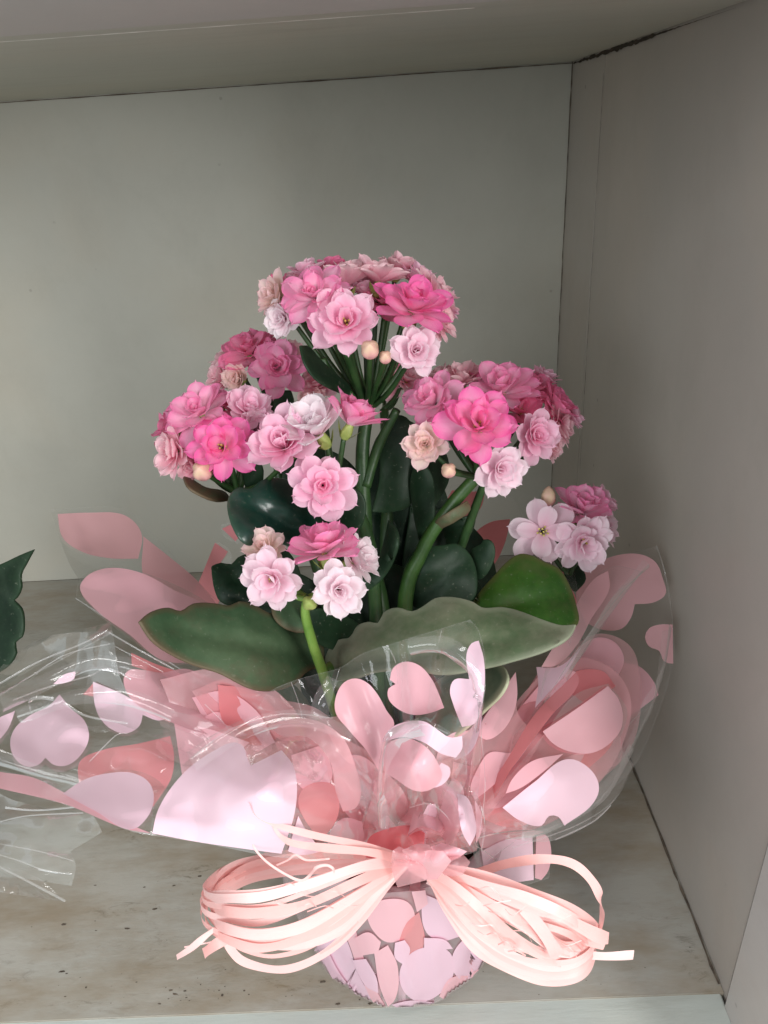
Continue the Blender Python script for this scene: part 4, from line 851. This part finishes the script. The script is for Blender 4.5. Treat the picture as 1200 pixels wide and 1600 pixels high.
for m, ol in (
    ('heartlit', [(486,1470),(506,1452),(530,1448),(545,1480),(560,1525),(592,1572),(556,1560),(514,1524)]),
    ('heart', [(534,1446),(552,1440),(566,1490),(584,1540),(604,1575),(594,1574),(566,1530),(548,1480)]),
    ('heart', [(572,1422),(600,1408),(636,1412),(646,1436),(632,1462),(606,1470),(584,1452)]),
    ('heartshade', [(636,1444),(654,1428),(662,1470),(644,1512),(620,1486)]),
    ('heartlit', [(660,1398),(690,1412),(716,1440),(716,1462),(690,1468),(668,1456)]),
    ('heartlit', [(628,1515),(646,1490),(676,1482),(700,1490),(706,1520),(684,1552),(654,1562),(632,1545)]),
    ('heartlit', [(710,1490),(728,1468),(752,1462),(766,1486),(752,1516),(722,1532),(708,1512)]),
    ('heart', [(688,1556),(704,1530),(742,1526),(728,1548),(704,1566)]),
    ('heart', [(586,1492),(606,1480),(620,1510),(616,1560),(606,1570),(594,1540)]),
    ('heartlit', [(614,1570),(640,1564),(672,1566),(690,1570),(660,1577),(630,1577)]),
    ('heart', [(756,1440),(774,1462),(780,1490),(768,1508),(762,1476)]),
    ('heart', [(556,1466),(576,1458),(594,1472),(590,1488),(566,1492)]),
    ('heartsheer', [(712,1404),(744,1420),(758,1452),(730,1462),(716,1440)]),
    ('heartlit', [(618,1474),(632,1470),(640,1484),(630,1506),(618,1496)]),
    ('heart', [(644,1394),(664,1392),(668,1412),(652,1424)]), ('heartlit', [(664,1466),(696,1470),(706,1482),(684,1484),(664,1480)]),
    ('heartlit', [(552,1502),(572,1500),(588,1530),(590,1550),(572,1540)]),
    ('heart', [(496,1430),(530,1412),(566,1412),(556,1438),(520,1448)]),
    ('heart', [(742,1522),(766,1506),(760,1520),(740,1540),(730,1546)]),
    ('heartlit', [(500,1490),(512,1486),(530,1520),(556,1552),(530,1540)])): cone_heart(ol, m)

# ------------------------------------------------------------ raffia bow
bow = empty('raffia_bow', at(640, 1350, -0.03))
tag(bow, 'salmon pink raffia bow of many loops tied on the front of the pot', 'bow')
AX = (-0.05, 0.45, 1.0); r = random.Random(5)
def st(pts, w_=0.0052, axis=AX, taper=False, fold=0.0, nm='strand', jit=0.0):
    return sweep_ribbon(nm, pts, w_, axis, MAT['raffia'], bow, jit, taper, fold, seed=r.random()*50)
# left loops: out along the front, round the end, back behind
def lloop(front, back, tip, w_):
    st([(636, 1345, -.034)]+front+tip+back+[(636, 1340, -.026)], w_)
for k in range(9):
    dy = k*7.2+r.uniform(-3, 3); e = r.uniform(-7, 7); f = k/8; q = r.uniform(0, .006)
    lloop([(566, 1350+dy*.9+e, -.043-q), (480, 1376+dy*1.5+e, -.050-q), (410, 1394+dy*1.6, -.052-q), (356, 1398+dy*1.3, -.048-q)],
          [(352+r.uniform(-6, 6), 1356+k*2.5, -.018), (430, 1336+k*3.5, -.012), (540, 1332+k*3, -.016)],
          [(326-f*3+e, 1398+dy*.9, -.040), (320+e*.6, 1384+dy*.6, -.030)], r.uniform(.0022, .0046))
for k in range(4):
    lloop([(580, 1385+k*6, -.042), (530, 1432+k*8, -.046), (470, 1464+k*4, -.050), (410, 1470+k*2, -.050)],
          [(330, 1385+k*5, -.026), (380, 1345+k*4, -.018), (520, 1336+k*5, -.018)], [(362, 1462+k*3, -.044), (336, 1430, -.036)], r.uniform(.0022, .0046))
lloop([(600,1388,-.036),(560,1440,-.040),(510,1488,-.044),(450,1514,-.046),(395,1508,-.044)], [(345,1440,-.036),(345,1390,-.024),(440,1350,-.018)], [(364,1488,-.042)], .0042)
lloop([(596,1380,-.036),(545,1430,-.040),(490,1476,-.044),(430,1494,-.046),(385,1486,-.044)], [(340,1430,-.036),(345,1380,-.024),(440,1345,-.018)], [(358,1468,-.042)], .0022)
for k in range(4):   # thin upper strands and inner back strands
    st([(636,1342,-.03),(560,1330+k*6,-.030),(460,1338+k*8,-.024),(390,1352+k*8,-.020),(352,1376+k*6,-.022)], .0032)
st([(640,1345,-.036),(570,1322,-.044),(490,1305,-.050),(430,1288,-.053),(400,1272,-.054),(390,1254,-.054)], .0040, taper=True)
st([(640,1347,-.037),(580,1332,-.045),(510,1325,-.050),(460,1318,-.053),(438,1306,-.054),(425,1286,-.053),(412,1262,-.053)], .0042, taper=True)
st([(390,1296,-.052),(396,1322,-.054),(416,1346,-.056),(446,1366,-.057),(470,1376,-.057),(484,1368,-.057),(494,1356,-.058),(510,1352,-.058),(521,1358,-.058),(522,1368,-.058)], .0011)
st([(432,1352,-.052),(450,1344,-.053),(462,1336,-.053),(480,1344,-.053),(515,1342,-.052)], .0008)
st([(352,1440,-.042),(322,1462,-.046),(298,1482,-.047),(276,1496,-.046)], .0026, axis=(0.3, .4, 1))
st([(366,1462,-.046),(340,1474,-.047),(318,1490,-.046)], .0044, axis=(0.4, .4, 1))
st([(352,1468,-.042),(320,1474,-.044),(288,1480,-.044)], .0007)
st([(560,1440,-.045),(530,1470,-.046),(500,1490,-.046)], .0009); st([(548,1418,-.045),(500,1466,-.047),(470,1484,-.048)], .0007)
# right loops
def rloop(pts, w_, axis=AX): st([(664, 1352, -.036)]+pts+[(668, 1352, -.026)], w_, axis)
for k in range(7):
    e = r.uniform(-7, 7); q = r.uniform(0, .006)
    rloop([(740, 1364+k*7, -.042-q), (820, 1388+k*8+e, -.048-q), (890, 1418+k*7, -.050-q), (930-k*3, 1446+k*6, -.046), (936-k*3, 1462+k*3, -.036),
           (900, 1440+k*6, -.024), (820, 1400+k*8, -.018), (740, 1370+k*6, -.020)], r.uniform(.0024, .0048))
for k in range(6):
    e = r.uniform(-4, 4)
    rloop([(700, 1400+k*5, -.040), (742, 1446+k*7, -.044), (792, 1486+k*6+e, -.048), (850, 1504+k*6, -.050), (900, 1500+k*6, -.050), (926, 1478+k*5, -.044),
           (924, 1452, -.034), (880, 1424+k*4, -.024), (780, 1390+k*5, -.020)], r.uniform(.0020, .0042))
rloop([(730,1366,-.030),(790,1350,-.034),(850,1342,-.038),(895,1350,-.040),(926,1378,-.042),(940,1412,-.044),(938,1446,-.044),(926,1470,-.040),(890,1440,-.024),(800,1396,-.018)], .0040)
for k in range(6):
    st([(668, 1356+k*4, -.034), (730+k*6, 1392+k*6, -.046+k*.001), (790+k*8, 1424+k*7, -.050), (840+k*6, 1452+k*7, -.050), (878+k*4, 1478+k*3, -.049), (910+k*2, 1474+k*4, -.046), (928, 1462+k*3, -.042)], r.uniform(.0024, .0046))
for k in range(4):
    st([(668, 1358+k*3, -.038), (712, 1386+k*10, -.046), (762, 1430+k*12, -.050), (800+k*10, 1464+k*7, -.050), (850+k*8, 1492+k*4, -.050), (900+k*3, 1496+k*4, -.048), (924, 1478, -.044)], r.uniform(.0024, .0044))
for k in range(16):   # split fibres lifting off the strands
    sx = r.choice((-1, 1)); x0 = 640+sx*r.uniform(60, 240); y0 = 1370+abs(x0-640)*(.35 if sx > 0 else .2)+r.uniform(-25, 30)
    st([(x0, y0, -.054), (x0+sx*r.uniform(8, 20), y0+r.uniform(-10, 10), -.057), (x0+sx*r.uniform(22, 44), y0+r.uniform(-16, 22), -.056)], .0004)
st([(820,1420,-.051),(846,1452,-.053),(864,1480,-.053),(872,1494,-.052)], .0056, axis=(.8, .3, .6))
st([(840,1484,-.044),(890,1488,-.045),(940,1494,-.044),(990,1492,-.042)], .0038); st([(850,1462,-.044),(900,1466,-.046),(945,1477,-.045)], .0042)
st([(800,1395,-.050),(870,1428,-.053),(930,1460,-.052),(951,1466,-.050)], .0050)
for k in range(7):
    x = r.uniform(700, 800); y = 1400+(x-690)*.75+r.uniform(-10, 14)
    st([(x, y, -.053), (x+14, y+r.uniform(-4, 10), -.055), (x+28, y+r.uniform(2, 20), -.054)], .0006)

# ------------------------------------------------------------ neighbouring wrapped plant, mostly outside the frame on the left
nb = empty('wrapped_plant', Vector((at(-120, 1300, .05).x, .05, 0.001)))
tag(nb, 'dark leaf and clear cellophane of a second plant cut off at left', 'potted plant')
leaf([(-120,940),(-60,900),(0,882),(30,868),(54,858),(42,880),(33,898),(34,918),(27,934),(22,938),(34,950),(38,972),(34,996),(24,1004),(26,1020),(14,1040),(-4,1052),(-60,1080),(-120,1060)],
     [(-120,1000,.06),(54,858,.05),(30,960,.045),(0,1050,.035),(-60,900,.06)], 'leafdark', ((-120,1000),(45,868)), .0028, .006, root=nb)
def nfilm(ol, dp, mat='film2', rip=(.003, 14, 0), kn=(-200, 1250), seed=0, name='film_fold'):
    D = Depth(dp, rip, kn, .0025, seed); sheet(name, ol, D, MAT[mat], nb)
nfilm([(-60,1060),(-20,1045),(60,1005),(172,972),(176,988),(60,1040),(0,1075),(-60,1100)], [(-60,1070,.03),(172,972,.06),(60,1030,.04)], rip=(.004, 30, 0), seed=3)
nfilm([(-80,1150),(0,1240),(60,1260),(140,1270),(160,1300),(110,1330),(118,1350),(112,1384),(0,1370),(-80,1380)], [(-80,1200,-.01),(140,1270,.0),(112,1384,.0),(0,1370,-.015),(-20,1260,-.02)], rip=(.004, 26, 1), seed=4)
nfilm([(-80,1330),(0,1352),(60,1372),(102,1409),(40,1400),(-80,1380)], [(-80,1350,-.02),(102,1409,-.012),(0,1390,-.02)], rip=(.003, 40, 1), seed=5)
lathe('pot', [(0.036, 0.001), (0.048, 0.08), (0.05, 0.09), (0.045, 0.09)], at(-260, 1400, .05).x, .06, MAT['pot'], nb)
tube('stem', [Vector((at(-260, 1400, .05).x, .06, .09)), at(-200, 1100, .06), at(-110, 1000, .06)], [.004, .003, .002], MAT['stem'], nb)

for pts, w_ in (([(-20,1345,-.015),(40,1375,-.012),(102,1408,-.010)], .0014), ([(-20,1330,-.015),(30,1345,-.012),(70,1360,-.010),(112,1366,-.008)], .0008), ([(60,1358,-.012),(90,1364,-.012)], .0014),
    ([(-20,1100,.012),(60,1050,.03),(172,990,.05)], .0008), ([(-20,1290,-.018),(40,1275,-.015),(130,1270,-.012)], .0008), ([(-20,1315,-.018),(60,1330,-.012),(114,1345,-.008)], .0006)): crease_glint(pts, w_, root=nb)
